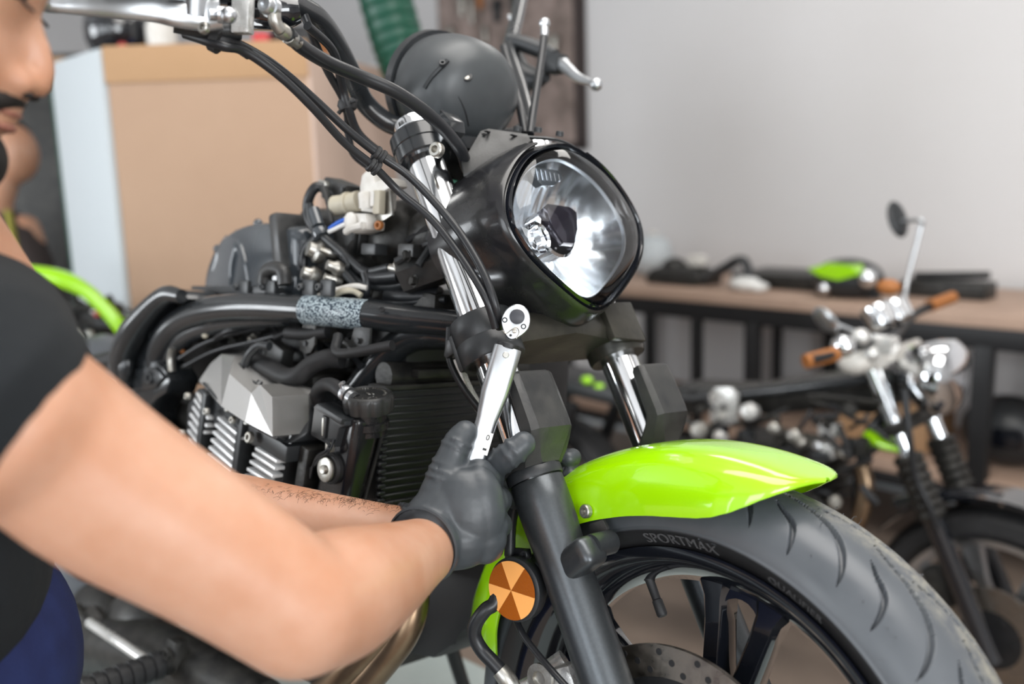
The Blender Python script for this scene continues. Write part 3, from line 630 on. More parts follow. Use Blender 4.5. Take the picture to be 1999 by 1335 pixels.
# ================================================================== FRAME, ENGINE AND WIRING OF THE SAME MOTORCYCLE
def BP(*q): return [B(x, y, Y) for x, y, Y in q]
ft = MB(); FT = BP((905, 634, -.070), (850, 629, -.085), (800, 624, -.10), (720, 615, -.125), (650, 609, -.138), (600, 605, -.15), (500, 600, -.165), (420, 605, -.175), (362, 624, -.18), (328, 655, -.185), (312, 700, -.185), (330, 740, -.18))
ft.tube(FT, [.0165, .0175, .018, .0188, .019, .019, .020, .021, .022, .022, .021, .018], 28, 8); frm = ft.build('frame', 'frame', bike)
f2 = MB(); f2.tube(BP((560, 622, -.150), (480, 624, -.160), (410, 636, -.168), (360, 660, -.174), (335, 700, -.176)), [.010, .013, .015, .016, .015], 16, 6); f2.build('frame_rail', 'frame', frm)
f3 = MB(); f3.tube([V(p[0], -p[1], p[2]) for p in FT[:8]], .018, 16, 6); f3.build('frame_rail', 'frame', frm)
f4 = MB(); f4.tube(BP((900, 650, -.060), (850, 650, -.075), (805, 656, -.085), (765, 684, -.095), (725, 728, -.105), (690, 772, -.112), (648, 825, -.12), (600, 880, -.125), (560, 930, -.13), (530, 985, -.13), (505, 1060, -.13)), [.024, .023, .0225, .021, .021, .021, .021, .021, .021, .021, .021], 20, 7, flat=.9)
f4.poly(BP((795, 632, -.083), (815, 640, -.083), (852, 626, -.083), (900, 640, -.078), (900, 668, -.078), (850, 668, -.083), (800, 676, -.083), (770, 690, -.085)), .03, YY, .006); f4.build('down_tube', 'frame', frm)
# data sticker round the frame tube
vin = mat('data_sticker', (.05, .10, .13), .3)
nt = vin.node_tree; p = nt.nodes['Principled BSDF']; tc = nt.nodes.new('ShaderNodeTexCoord'); mp = nt.nodes.new('ShaderNodeMapping'); mp.inputs['Scale'].default_value = (420, 420, 520)
nz = nt.nodes.new('ShaderNodeTexVoronoi'); nz.inputs['Scale'].default_value = 1.0; nt.links.new(tc.outputs['Object'], mp.inputs[0]); nt.links.new(mp.outputs[0], nz.inputs['Vector'])
rp = nt.nodes.new('ShaderNodeValToRGB'); rp.color_ramp.interpolation = 'CONSTANT'; rp.color_ramp.elements[0].color = (.42, .50, .53, 1); rp.color_ramp.elements[1].position = .5; rp.color_ramp.elements[1].color = (.015, .03, .05, 1)
nt.links.new(nz.outputs['Distance'], rp.inputs[0]); nt.links.new(rp.outputs[0], p.inputs['Base Color'])
stk = MB(); fs_p = spline(FT, 8)[24:41]; stk.tube(fs_p, list(np.linspace(.0194, .0197, len(fs_p))), 40, 0, cap=False); stk.build('data_sticker', vin, frm)
hole = MB(); hole.lathe([(.0035, -.001), (.0035, .001), (.002, .001), (.0018, .0004)], B(746, 604, -.1335), nrm((.5, -.8, .4)), 14); hole.build('frame_plug', 'steel_black', frm)
tab = MB(); tab.poly(BP((592, 628, -.152), (616, 628, -.150), (614, 672, -.152), (606, 688, -.153), (596, 692, -.153), (585, 684, -.153), (584, 664, -.153)), .004, YY, .001); tab.build('mounting_tab', 'darkmetal', frm)
th_ = MB(); th_.lathe([(.0035, 0), (.0035, .001), (.001, .001)], B(595, 671, -.1535), (0, -1, 0), 12); th_.build('tab_hole', 'steel_black', frm)
tab2 = MB(); tab2.poly(BP((692, 636, -.139), (722, 640, -.135), (720, 676, -.137), (708, 692, -.139), (690, 696, -.141), (668, 688, -.143), (662, 674, -.143), (670, 662, -.143), (684, 664, -.141)), .004, YY, .001); tab2.build('mounting_tab', 'dustpl', frm)
th2 = MB(); th2.lathe([(.004, 0), (.004, .001), (.001, .001)], B(697, 665, -.1415), (0, -1, 0), 12); th2.build('tab_hole', 'steel_black', frm)
cn = MB(); cn.lathe([(.006, 0), (.006, .008), (.004, .009)], B(664, 680, -.145), (-.6, -.6, 0), 12); cn.build('brass_stud', 'zinc', frm)
# cast side bracket at the rear end of the tube
bk = MB(); bk.poly(BP((213, 694, -.20), (228, 664, -.20), (258, 624, -.20), (296, 582, -.20), (332, 563, -.20), (358, 568, -.20), (366, 584, -.20), (352, 590, -.20), (328, 592, -.20), (306, 616, -.20), (290, 650, -.20), (290, 696, -.20), (316, 716, -.20), (330, 742, -.20), (322, 768, -.20), (300, 782, -.20), (286, 804, -.20), (284, 850, -.20), (262, 830, -.20), (236, 800, -.20), (226, 745, -.20), (206, 716, -.20)), .05, YY, .007)
bk = bk.build('side_bracket', 'frame', frm)
b2 = MB(); b2.tube(BP((355, 578, -.205), (325, 576, -.21), (290, 606, -.215), (258, 650, -.218), (240, 700, -.215), (246, 760, -.21)), [.010, .014, .017, .021, .020, .012], 16, 6); b2.ell(B(243, 712, -.215), (.02, .012, .03)); b2.bolt(B(296, 738, -.204), (0, -1, .1), .010, .006); b2.poly(BP((250, 722, -.206), (300, 716, -.206), (318, 736, -.206), (300, 758, -.206), (262, 766, -.206)), .01, YY, .003); b2.build('bracket_rib', 'frame', bk)
f5 = MB(); f5.tube(BP((284, 776, -.175), (300, 815, -.175), (322, 850, -.175), (360, 882, -.175), (420, 915, -.17), (480, 940, -.165)), .0215, 20, 6); f5.build('lower_rail', 'frame', frm)
f6 = MB(); f6.tube(BP((235, 700, -.17), (180, 712, -.17), (110, 726, -.17), (0, 760, -.17)), .017, 16, 4); f6.tube([B(235, 700, -.17)*V(1, -1, 1), B(110, 726, -.17)*V(1, -1, 1), B(0, 760, -.17)*V(1, -1, 1)], .017, 16, 4); f6.build('rear_rail', 'steel_black', frm)

# engine
eng = MB()
eng.box((-.82, 0, .44), (.36, .30, .30), None, .03); eng.box((-.68, 0, .60), (.22, .26, .14), None, .03); eng.tube([(-.92, -.17, .40), (-.92, .17, .40)], .13, 32, 0); eng.box((-.70, 0, .30), (.34, .24, .14), None, .03); eng.box((-.60, 0, .50), (.16, .22, .22), (nrm((1, 0, -.35)), YY, nrm((.35, 0, 1))), .02)
eng = eng.build('engine', 'darkmetal', bike)
PV = {k: B(*q)-V(0, .006, 0) for k, q in dict(a=(396, 743, -.185), b=(418, 710, -.172), c=(440, 691, -.17), d=(466, 695, -.178), e=(456, 729, -.218), f=(499, 767, -.222), g=(516, 750, -.208), h=(552, 764, -.205), i=(560, 795, -.203), j=(562, 855, -.195), k=(541, 851, -.228), l=(487, 823, -.228), m=(440, 792, -.222), h2=(540, 774, -.228), n=(470, 727, -.19)).items()}
hc = MB()
for ks in (('a', 'b', 'c', 'm'), ('c', 'd', 'e', 'm'), ('m', 'e', 'f', 'l'), ('f', 'g', 'h2', 'k'), ('f', 'k', 'l'), ('g', 'h', 'h2'), ('h2', 'h', 'i', 'j', 'k')):
    hc.poly([PV[k] for k in ks], .05, YY, 0)
cvr = hc.build('cylinder_head_cover', 'alu2', eng, ang=24)
hd = MB(); hd.poly(BP((392, 742, -.19), (415, 772, -.205), (470, 822, -.215), (540, 862, -.215), (566, 866, -.21), (600, 846, -.19), (606, 800, -.18), (575, 760, -.17), (520, 745, -.16), (500, 760, -.18), (462, 705, -.17)), .12, YY, .004)
hd.poly(BP((385, 758, -.20), (402, 760, -.205), (560, 872, -.212), (556, 905, -.212), (365, 800, -.20)), .10, YY, .004); hd.build('cylinder_head', 'blackpl', eng)
hd3 = MB(); hd3.tube(BP((565, 866, -.205), (568, 800, -.20), (560, 772, -.20), (580, 770, -.18), (598, 800, -.175), (600, 845, -.18)), .003, 8, 3); hd3.tube(BP((470, 712, -.19), (480, 735, -.20), (500, 752, -.205), (508, 745, -.20)), .004, 8, 3); hd3.tube(BP((398, 748, -.20), (440, 794, -.224), (487, 826, -.229), (541, 856, -.229), (562, 858, -.2)), .0022, 8, 3); hd3.build('head_seam', 'frame', eng)
cy_ = MB(); cy_.poly(BP((362, 790, -.195), (384, 758, -.195), (470, 812, -.195), (560, 872, -.195), (548, 960, -.195), (470, 960, -.195), (380, 900, -.19), (360, 860, -.19)), .16, YY, .01); cy_.build('cylinder', 'steel_black', eng)
def crop5(x, y, Y): return B(300+x/4.172, 650+y/4.172, Y)
FINS = [((345, 495), (408, 600)), ((328, 545), (437, 700)), ((312, 605), (428, 762)), ((292, 662), (412, 815)), ((282, 728), (392, 872)), ((275, 795), (380, 935)), ((278, 870), (352, 985)),
        ((515, 690), (712, 862)), ((495, 745), (700, 930)), ((478, 805), (684, 992)), ((462, 868), (664, 1052)), ((446, 930), (648, 1108)), ((430, 992), (628, 1150)), ((420, 1060), (560, 1175)),
        ((822, 940), (1000, 1052)), ((798, 985), (984, 1110)), ((778, 1045), (968, 1172)), ((755, 1105), (900, 1200)), ((735, 1160), (820, 1215))]
for (a, b) in FINS:
    fb_ = MB(); g0 = a[0] > 400; Y0 = -.212 if not g0 else -.214
    p0, p1 = crop5(*a, Y0+(0 if g0 else .008)), crop5(*b, Y0); d = nrm(p1-p0); z = nrm(np.cross(d, V(0, -1, 0))); y_ = np.cross(z, d)
    fb_.box((p0+p1)/2+V(0, .0075, 0), (np.linalg.norm(p1-p0), .015, .0046), (d, nrm(V(0, 1, 0)-d*d[1]), z), .0015); fb_.build('cooling_fin', 'fin', eng)
bc = MB()
for x, y in ((445, 640), (795, 850), (625, 615), (780, 720), (660, 710), (290, 515), (245, 815)): bc = MB(); bc.bolt(crop5(x, y, -.216), (0, -1, .15), .005 if x != 795 else .0075, .006); bc.build('head_bolt', 'zinc', eng)
sp = MB(); sp.box(crop5(430, 760, -.205), (.012, .02, .10), (nrm((1, 0, -.5)), YY, nrm((.2, 0, 1))), .002); sp.box(crop5(730, 930, -.205), (.014, .02, .13), (nrm((1, 0, -.5)), YY, nrm((.2, 0, 1))), .002); sp.build('fin_post', 'blackpl', eng)
hose('coolant_hose', BP((495, 705, -.17), (530, 722, -.175), (560, 736, -.175), (585, 732, -.17), (610, 712, -.16), (640, 700, -.15), (668, 700, -.14)), .0125, 'rubber', eng, 16)
hose('breather_hose', BP((478, 712, -.19), (488, 690, -.19), (506, 674, -.185), (526, 676, -.18)), .006, 'blackpl', eng)
hose('breather_hose', BP((560, 650, -.16), (600, 652, -.15), (640, 648, -.14)), .008, 'rubber', eng)
# clutter under the frame tube: hoses, fittings
rnd = random.Random(11)
for k in range(46):
    x = rnd.uniform(320, 690); y = rnd.uniform(636, 712) if x < 470 else rnd.uniform(640, 700); Y = rnd.uniform(-.15, -.06)
    t = MB(); kind = rnd.random(); p = B(x, y, Y)
    if kind < .3: t.bolt(p, (rnd.uniform(-.4, .4), -1, rnd.uniform(-.2, .6)), rnd.uniform(.005, .010), .008, rnd.random() < .5); t.build('bolt', 'zinc' if rnd.random() < .6 else 'darkmetal', eng)
    elif kind < .7: t.tube([p, p+V(rnd.uniform(-.06, .06), rnd.uniform(-.02, .02), rnd.uniform(-.03, .03)), p+V(rnd.uniform(-.12, .12), rnd.uniform(-.03, .03), rnd.uniform(-.03, .03))], rnd.uniform(.0025, .007), 10, 5); t.build('hose', rnd.choice(['cable', 'rubber', 'blackpl']), eng)
    else: t.box(p, (rnd.uniform(.015, .05), .02, rnd.uniform(.012, .03)), (nrm((1, 0, rnd.uniform(-.6, .3))), YY, nrm((.2, 0, 1))), .003); t.build('casting', rnd.choice(['darkmetal', 'dustpl', 'blackpl']), eng)
for x, y, m_ in ((362, 668, 'tan'), (356, 685, 'tan'), (400, 655, 'beige')):
    t = MB(); t.ell(B(x, y, -.175), (.006, .004, .004)); t.build('clip', m_, eng)
tg = MB(); tg.tube(BP((338, 680, -.19), (334, 700, -.19), (336, 725, -.19)), .006, 10, 3, flat=.5); tg.build('bleed_pipe', 'zinc', eng)
for q in (BP((350, 700, -.185), (400, 670, -.17), (470, 648, -.15), (520, 640, -.13)), BP((360, 715, -.18), (420, 685, -.16), (500, 665, -.14), (600, 640, -.12)), BP((420, 660, -.17), (440, 648, -.17), (470, 640, -.16))): hose('cable_run', q, .0032, 'cable', eng)

fl2 = MB(); fl2.box((-.86, 0, .665), (.42, .20, .13), None, .02); fl2.build('dark_gap_filler', 'steel_black', eng)  # black box added to fill the gap below the frame tube with darkness

# radiator with cap, filler neck and side tank
rad = MB(); XR = -.405; ZT = .662; ZB = .42
p_l = BX(742, 830, XR); p_r = BX(960, 810, XR)
rad.box((XR-.020, -.002, .545), (.030, .262, .250), None, .003); rad = rad.build('radiator', 'steel_black', bike)
rf = MB()
zz = np.linspace(.425, .662, 27)
for z in zz: 
    rf.box((XR-.004, -.006, z), (.006, .25, .0030), None, .0008, 1)
    for s_ in (-1, 1): rf.box((XR-.003, s_*.127-.004, z+.004), (.007, .012, .005), None, .0015, 1)
rf.build('radiator_fins', 'blackpl', rad)
rt_ = MB(); rt_.tube([(XR-.02, -.12, .680), (XR-.02, .12, .680)], .017, 20, 0); rt_.box((XR-.01, -.01, .668), (.03, .25, .006), None, .001); rt_.box((XR-.0, .0, .684), (.02, .18, .012), None, .003); rt_.build('radiator_tank', 'darkmetal', rad)
tnk = MB(); TL = B(652, 806, -.187); TC_ = B(698, 816, -.187); TR_ = BX(750, 822, TC_[0]); BL = B(606, 985, -.187); BC_ = B(668, 990, -.187); BR_ = BX(708, 985, BC_[0])
b = bmesh.new(); q = [TL, TC_, TR_, TL+(TR_-TC_), BL, BC_, BR_, BL+(BR_-BC_)]; vv = [b.verts.new(Vector(p)) for p in q]
for f_ in ((0, 1, 2, 3), (7, 6, 5, 4), (0, 4, 5, 1), (1, 5, 6, 2), (2, 6, 7, 3), (3, 7, 4, 0)): b.faces.new([vv[i] for i in f_])
bmesh.ops.recalc_face_normals(b, faces=b.faces[:]); bmesh.ops.bevel(b, geom=b.edges[:], offset=.009, segments=4, affect='EDGES', profile=.55); tnk.bm(b); tnk = tnk.build('filler_tank', 'cowl', rad, ang=60)
ed = MB(); ed.tube([BX(752, 826, TC_[0]-.01), BX(709, 985, BC_[0]-.01)], .0025, 8, 0); ed.build('tank_seam', 'dustpl', tnk)
CAPC = B(719, 782, -.162); CX = nrm(V(.10, -.16, 1))
cap = MB(); prof_ = [(.0285, -.012), (.030, -.010), (.0305, .004), (.0290, .0085), (.0265, .010), (.0255, .0086), (.0235, .0086), (.001, .009)]
cap.lathe(prof_, CAPC, CX, 96, mod=lambda t, h: 1-(.075*max(0, cos(12*t))**.7 if h < .007 else 0)*(1 if h < .004 else .5)); cap = cap.build('radiator_cap', 'dustpl', rad, ang=50)
lt = MB()
for a0 in range(0, 360, 9):
    if rnd.random() < .75: p = CAPC+CX*.0092; x_, y__, _ = frame_of(CX); rr = .0205; a = radians(a0); lt.box(p+(x_*cos(a)+y__*sin(a))*rr, (.0024, .0014, .0006), (x_*cos(a)+y__*sin(a), -x_*sin(a)+y__*cos(a), CX), 0)
lt.box(CAPC+CX*.0092, (.018, .003, .0008), (nrm((1, -.5, 0)), nrm((.5, 1, 0)), CX), 0); lt.box(CAPC+CX*.0092+V(.003, .004, 0), (.014, .002, .0008), (nrm((1, -.5, 0)), nrm((.5, 1, 0)), CX), 0); lt.build('embossed_warning', 'zinc', cap)
nk = MB(); nk.lathe([(.021, -.040), (.021, -.034), (.024, -.032), (.024, -.024), (.0215, -.022), (.0215, -.012)], CAPC, CX, 32); nk.build('filler_neck', 'cowl', tnk)
hose('overflow_hose', BP((694, 782, -.18), (672, 768, -.185), (650, 752, -.185), (632, 752, -.18), (620, 765, -.175), (622, 785, -.17)), .0085, 'rubber', rad, 14)
cl_ = MB(); cl_.lathe([(.0095, -.004), (.0100, -.003), (.0100, .003), (.0095, .004)], B(676, 768, -.184), nrm(B(694, 782, -.18)-B(650, 752, -.185)), 16); cl_.tube(BP((668, 758, -.19), (664, 750, -.195), (672, 746, -.195)), .002, 6, 2); cl_.lathe([(.0085, -.003), (.0085, .003)], B(686, 776, -.184), nrm(B(694, 782, -.18)-B(650, 752, -.185)), 16); cl_.build('hose_clamp', 'satinchrome', rad)
cbx = MB(); cbx.poly(BP((613, 792, -.196), (622, 786, -.196), (672, 820, -.196), (672, 832, -.196), (662, 836, -.196), (652, 874, -.196), (606, 850, -.196)), .022, YY, .002); cbx.poly(BP((610, 796, -.200), (618, 787, -.200), (668, 818, -.200), (664, 830, -.200)), .026, YY, .002); cbx = cbx.build('connector_housing', 'blackpl', rad)
cs = MB(); cs.box(B(633, 833, -.1975), (.009, .003, .026), (nrm((1, 0, -.1)), YY, nrm((.1, 0, 1))), .001); cs.build('connector_slot', 'steel_black', cbx)
cs = MB(); cs.box(B(631, 833, -.199), (.003, .003, .022), None, .001); cs.box(B(644, 872, -.198), (.010, .008, .012), None, .002); cs.build('connector_latch', 'zinc', cbx)
cw = MB()
for k in range(7): cw.tube([B(628+k*4, 858, -.197), B(640+rnd.uniform(-4, 4), 870+k*2, -.203), B(622-k, 896+rnd.uniform(-6, 6), -.197), B(606, 915+k*3, -.19)], .0016, 6, 4)
cw.build('sensor_wires', 'cable', cbx)
bl = MB(); bl.lathe([(.0175, -.010), (.0185, -.008), (.0185, .0), (.016, .002)], B(645, 915, -.193), (.05, -1, .05), 32); bl.build('rubber_grommet', 'rubber', tnk)
bl = MB(); bl.lathe([(.0145, 0), (.0150, .001), (.0148, .003), (.0135, .0036), (.0055, .0036), (.0055, .0062), (.0045, .007), (.0005, .0066)], B(638, 916, -.196), (.05, -1, .05), 36); bl.build('mounting_bolt', 'zinc', tnk)
bw = MB(); bw.box(B(605, 930, -.18), (.02, .03, .08), (nrm((1, 0, -.2)), YY, nrm((.2, 0, 1))), .004); bw.box(B(640, 985, -.18), (.06, .03, .03), None, .004); bw.build('tank_bracket', 'darkmetal', tnk)
lf = MB(); lf.poly([B(830, 770, -.03), B(846, 765, -.03), B(860, 770, -.03), B(856, 776, -.03), B(838, 777, -.03)], .002, (0, .3, 1), 0); lf.build('paper_scrap', 'tan', rad)
hose('horn_cable', BP((878, 640, -.10), (876, 680, -.105), (880, 710, -.105), (900, 750, -.10), (925, 785, -.09), (945, 810, -.085)), .0042)
hb_ = MB(); hb_.poly(BP((870, 665, -.115), (884, 660, -.115), (886, 690, -.115), (870, 700, -.115), (866, 694, -.115)), .012, YY, .001); hb_.build('cable_guide', 'dustpl', bike)
hose('fork_pipe', BP((893, 700, -.075), (905, 740, -.07), (925, 780, -.06), (950, 815, -.05)), .006, 'alu')

sc_ = MB(); sc_.box((-.50, 0, .72), (.16, .18, .10), None, .01); sc_.box((-.44, .17, .56), (.05, .10, .34), None, .02); sc_.build('shroud_and_dark_fill', 'steel_black', rad)  # first box added as interior darkness; second is the radiator's black far side

# air box
ab = MB(); OUTL = [(398, 590), (394, 560), (402, 518), (424, 472), (462, 442), (506, 431), (560, 437), (588, 446), (592, 500), (592, 572), (560, 588)]
rings = []
for Y, sc in ((-.125, .86), (-.120, .93), (-.105, .98), (-.08, 1.0), (.08, 1.0), (.105, .98), (.12, .9)):
    c0 = B(495, 520, -.12); base = [B(x, y, -.12) for x, y in OUTL]; base = spline(base, 4, True)
    rings.append([V(*( (c0+(p-c0)*sc)[0], Y, (c0+(p-c0)*sc)[2])) for p in base])
ab.loft(rings); ab = ab.build('air_box', 'smoke', bike, ang=55)
rbm = MB()
for q in (BP((415, 565, -.118), (418, 520, -.122), (432, 480, -.120), (444, 462, -.11)), BP((452, 556, -.124), (452, 520, -.126), (460, 480, -.124), (462, 456, -.112)), BP((486, 548, -.124), (478, 505, -.126), (468, 470, -.122), (462, 452, -.110)), BP((590, 452, -.112), (540, 442, -.112), (505, 440, -.112), (475, 450, -.114))): rbm.tube(q, .0035, 8, 5)
rbm.ell(B(504, 436, -.112), .007); rbm.ell(B(425, 486, -.114), .007); rbm.build('box_rib', 'smoke', ab)
af = MB(); af.box(B(500, 572, -.10), (.24, .09, .018), (nrm((1, 0, .04)), YY, (0, 0, 1)), .003); af.build('box_flange', 'blackpl', ab)
for x in (478, 530, 605, 640):
    t = MB(); t.box(B(x, 562, -.148), (.026, .008, .022), None, .003); t.bolt(B(x-14, 560, -.150), (0, -1, 0), .005, .006); t.build('box_clip', 'blackpl', ab)
t = MB(); t.tube(BP((516, 552, -.15), (520, 532, -.15), (534, 524, -.15), (552, 530, -.15), (556, 556, -.15)), .010, 12, 4); t.build('box_grommet', 'dustpl', ab)
dt = MB(); dt.box(B(596, 475, -.09), (.022, .10, .08), (nrm((1, 0, .25)), YY, nrm((-.25, 0, 1))), .006); dt.build('intake_duct', 'dustpl', ab)

# wiring and connectors behind the steering head
wc = MB()  # dark filler masses added behind the wiring to stop see-through
wc.box(B(690, 470, -.02), (.16, .10, .09), None, .02); wc.ell(B(790, 470, -.03), (.05, .05, .055)); wc.ell(B(735, 500, -.04), (.05, .04, .035)); wc.box(B(630, 540, -.05), (.16, .10, .06), None, .015); wc.box(B(820, 600, -.02), (.2, .12, .05), None, .015)
wc.ell(B(835, 455, -.05), (.035, .02, .03)); wc = wc.build('dark_filler_mass', 'darkmetal', bike)
def part(name, m, par=wc, **k):
    return name, m, par
def pbox(name, m, x, y, Y, size, tilt=0, bev=.002, par=wc):
    t = MB(); t.box(B(x, y, Y), size, (nrm((cos(tilt), 0, sin(tilt))), YY, nrm((-sin(tilt), 0, cos(tilt)))), bev); return t.build(name, m, par)
g1 = pbox('relay', 'dustpl', 668, 376, -.075, (.055, .03, .030), -.25, .003)
pbox('relay_foot', 'zinc', 640, 362, -.085, (.02, .02, .012), -.2, .002, g1)
t = MB(); t.lathe([(.004, 0), (.004, .002), (.001, .002)], B(668, 370, -.092), (0, -1, 0), 12); t.build('relay_hole', 'steel_black', g1)
t = MB(); t.tube(BP((632, 366, -.105), (640, 392, -.105), (648, 430, -.105), (652, 442, -.10)), [.008, .0045, .004, .004], 12, 3, flat=.6); t.build('relay_strap', 'dustpl', g1)
t = MB(); t.tube(BP((655, 402, -.095), (682, 397, -.09), (702, 392, -.085)), [.014, .013, .014], 16, 2); t.lathe([(.015, -.003), (.0155, 0), (.015, .003)], B(680, 397, -.09), nrm(B(702, 392, -.085)-B(655, 402, -.095)), 20); t.build('beige_sleeve', 'beige', wc)
w1 = MB()
w1.poly(BP((706, 342, -.10), (714, 334, -.10), (726, 336, -.10), (730, 356, -.10), (752, 346, -.10), (762, 348, -.10), (768, 362, -.10), (746, 374, -.10), (744, 408, -.10), (736, 416, -.10), (704, 412, -.10), (702, 366, -.10)), .024, YY, .002)
w1 = w1.build('white_connector', 'white', wc)
t = MB(); t.tube(BP((712, 378, -.106), (713, 392, -.107), (714, 406, -.106)), .0085, 14, 2, flat=1); t.build('connector_latch', 'white', w1)
pbox('connector_rib', 'white', 732, 388, -.104, (.012, .008, .020), 0, .002, w1); pbox('connector_hood', 'beige', 740, 395, -.103, (.014, .01, .03), 0, .002, w1)
w2 = MB(); w2.poly(BP((668, 424, -.11), (680, 416, -.11), (712, 416, -.11), (718, 434, -.11), (716, 448, -.11), (690, 456, -.11), (676, 450, -.11), (672, 440, -.11)), .028, YY, .003); w2.ell(B(684, 432, -.113), (.012, .006, .012)); w2.tube(BP((676, 452, -.112), (690, 444, -.116), (708, 440, -.114)), .005, 8, 2); w2.build('white_connector', 'white', wc)
hose('blue_wire', BP((690, 424, -.112), (670, 430, -.116), (655, 438, -.118), (644, 446, -.118)), .0028, 'blue', wc); hose('white_wire', BP((688, 432, -.112), (668, 440, -.116), (654, 447, -.118), (643, 452, -.118)), .0030, 'label', wc)
t = MB(); t.poly(BP((742, 352, -.095), (758, 344, -.095), (764, 420, -.095), (740, 436, -.095), (712, 440, -.095), (712, 432, -.095), (744, 416, -.095)), .004, (.3, 1, 0), .001); t.build('connector_bracket', 'zinc', wc)
t = MB(); t.bolt(B(742, 440, -.10), (.3, -1, 0), .006, .006); t.build('bracket_screw', 'tan', wc)
for x in (703, 712): pbox('heat_sink_fin', 'dustpl', x, 472, -.075, (.003, .02, .034), -.15, .0008)
rly = MB(); p0, p1 = B(790, 540, -.085), B(870, 512, -.06); rly.tube([p0, p1], .026, 6, 0, ref=(0, 1, 0)); rly = rly.build('ignition_coil', 'dustpl', bike)
t = MB(); t.bolt(B(775, 523, -.095), nrm(p1-p0), .007, .012, True); t.tube([B(762, 522, -.095), B(786, 528, -.092)], .005, 10, 0); t.build('coil_terminal', 'zinc', rly)
t = MB(); t.ell(B(795, 500, -.075), (.008, .01, .010)); t.build('coil_mount', 'zinc', rly)
for q, r in ((((618, 372, -.10), (606, 384, -.11), (606, 400, -.11), (612, 412, -.11)), .003), (((632, 366, -.10), (616, 366, -.11), (604, 384, -.115), (600, 408, -.115), (606, 434, -.115), (626, 458, -.11), (648, 478, -.10), (676, 504, -.10), (702, 524, -.10), (722, 534, -.10)), .007), (((604, 398, -.12), (608, 430, -.12), (625, 455, -.115), (660, 486, -.11), (690, 512, -.105), (716, 530, -.10), (760, 522, -.095)), .0055),
             (((625, 460, -.115), (604, 478, -.12), (594, 498, -.12), (592, 520, -.12)), .006), (((628, 470, -.115), (650, 490, -.11), (672, 500, -.11), (680, 515, -.11), (674, 525, -.11), (650, 528, -.11)), .0035), (((712, 534, -.105), (716, 548, -.105), (715, 570, -.105), (706, 580, -.105), (690, 576, -.11), (664, 570, -.115), (648, 576, -.12)), .0055),
             (((670, 524, -.11), (690, 540, -.10), (716, 556, -.095), (760, 560, -.085), (792, 554, -.08)), .006), (((716, 540, -.10), (740, 542, -.095), (780, 538, -.09)), .009), (((672, 530, -.11), (690, 552, -.105), (708, 570, -.10)), .006), (((760, 575, -.08), (800, 580, -.075), (860, 578, -.06)), .012), (((700, 575, -.10), (740, 590, -.09), (800, 590, -.08), (870, 585, -.065)), .004), (((880, 360, -.02), (870, 400, -.02), (880, 460, -.02), (920, 560, -.02)), .009)):
    hose('wire', BP(*q), r, rnd.choice(['cable', 'cable', 'blackpl']), wc)
hose('grey_lead', BP((622, 578, -.13), (650, 568, -.13), (690, 558, -.12), (716, 562, -.11)), .0035, 'white', wc); hose('grey_lead', BP((650, 578, -.13), (670, 568, -.13), (690, 568, -.12), (705, 577, -.115)), .004, 'beige', wc)
t = MB(); t.tube(BP((612, 410, -.116), (622, 442, -.118)), .0085, 12, 0); t.lathe([(.011, -.006), (.012, 0), (.011, .006)], B(626, 456, -.115), (.6, 0, -.7), 14); t.build('wire_clamp', 'smoke', wc)
for x, y, Y, r in ((607, 536, -.13, .012), (655, 522, -.12, .010), (618, 490, -.12, .016), (650, 545, -.12, .007), (640, 492, -.115, .006)):
    t = MB(); t.lathe([(r*.8, -.012), (r, -.004), (r, 0), (r*.7, .004), (r*.65, .012)], B(x, y, Y), (-.3, -1, .3), 16); t.build('sensor', 'zinc', wc)
for k in range(34):
    x = rnd.uniform(590, 880); y = rnd.uniform(455, 600); Y = rnd.uniform(-.10, -.03)
    t = MB(); kind = rnd.random(); p = B(x, y, Y)
    if kind < .35: t.bolt(p, (rnd.uniform(-.4, .4), -1, rnd.uniform(-.2, .6)), rnd.uniform(.004, .007), .007, rnd.random() < .5); t.build('bolt', 'zinc' if rnd.random() < .5 else 'darkmetal', wc)
    elif kind < .75: t.tube([p, p+V(rnd.uniform(-.05, .05), rnd.uniform(-.02, .02), rnd.uniform(-.03, .03)), p+V(rnd.uniform(-.1, .1), rnd.uniform(-.03, .03), rnd.uniform(-.03, .03))], rnd.uniform(.002, .005), 8, 5); t.build('lead', rnd.choice(['cable', 'rubber', 'blackpl']), wc)
    else: t.box(p, (rnd.uniform(.015, .035), .02, rnd.uniform(.012, .02)), None, .003); t.build('terminal_block', rnd.choice(['darkmetal', 'dustpl', 'blackpl']), wc)

# exhaust, sump, foot controls, rear wheel
hose('exhaust_pipe', BP((770, 1060, -.10), (802, 1120, -.115), (806, 1180, -.12), (788, 1235, -.13), (752, 1285, -.14), (700, 1345, -.15), (640, 1400, -.15)), .0195, 'brown', bike, 20)
hose('exhaust_pipe', BP((720, 1100, -.13), (760, 1160, -.135), (760, 1215, -.14), (724, 1265, -.15), (670, 1320, -.16), (600, 1380, -.16)), .0195, 'brown', bike, 20)
t = MB(); t.poly(BP((760, 1000, -.02), (930, 1000, -.02), (965, 1130, -.02), (950, 1200, -.02), (905, 1230, -.02), (885, 1262, -.02), (842, 1290, -.02), (792, 1280, -.02), (740, 1230, -.02)), .14, YY, .02); t.build('oil_cooler_cover', 'steel_black', bike)
t = MB(); A_ = B(332, 1290, -.215); Bq = V(A_[0], -.345, A_[2]-.012); d = nrm(Bq-A_); t.tube([A_+d*.012, Bq], .017, 24, 0); Lp = np.linalg.norm(Bq-A_)
for k in range(7):
    c0 = A_+d*(.022+k*.0165); t.lathe([(.0175, -.0065), (.0205, -.005), (.0205, .005), (.0175, .0065)], c0, d, 24)
peg = t.build('foot_peg', 'rubber', bike)
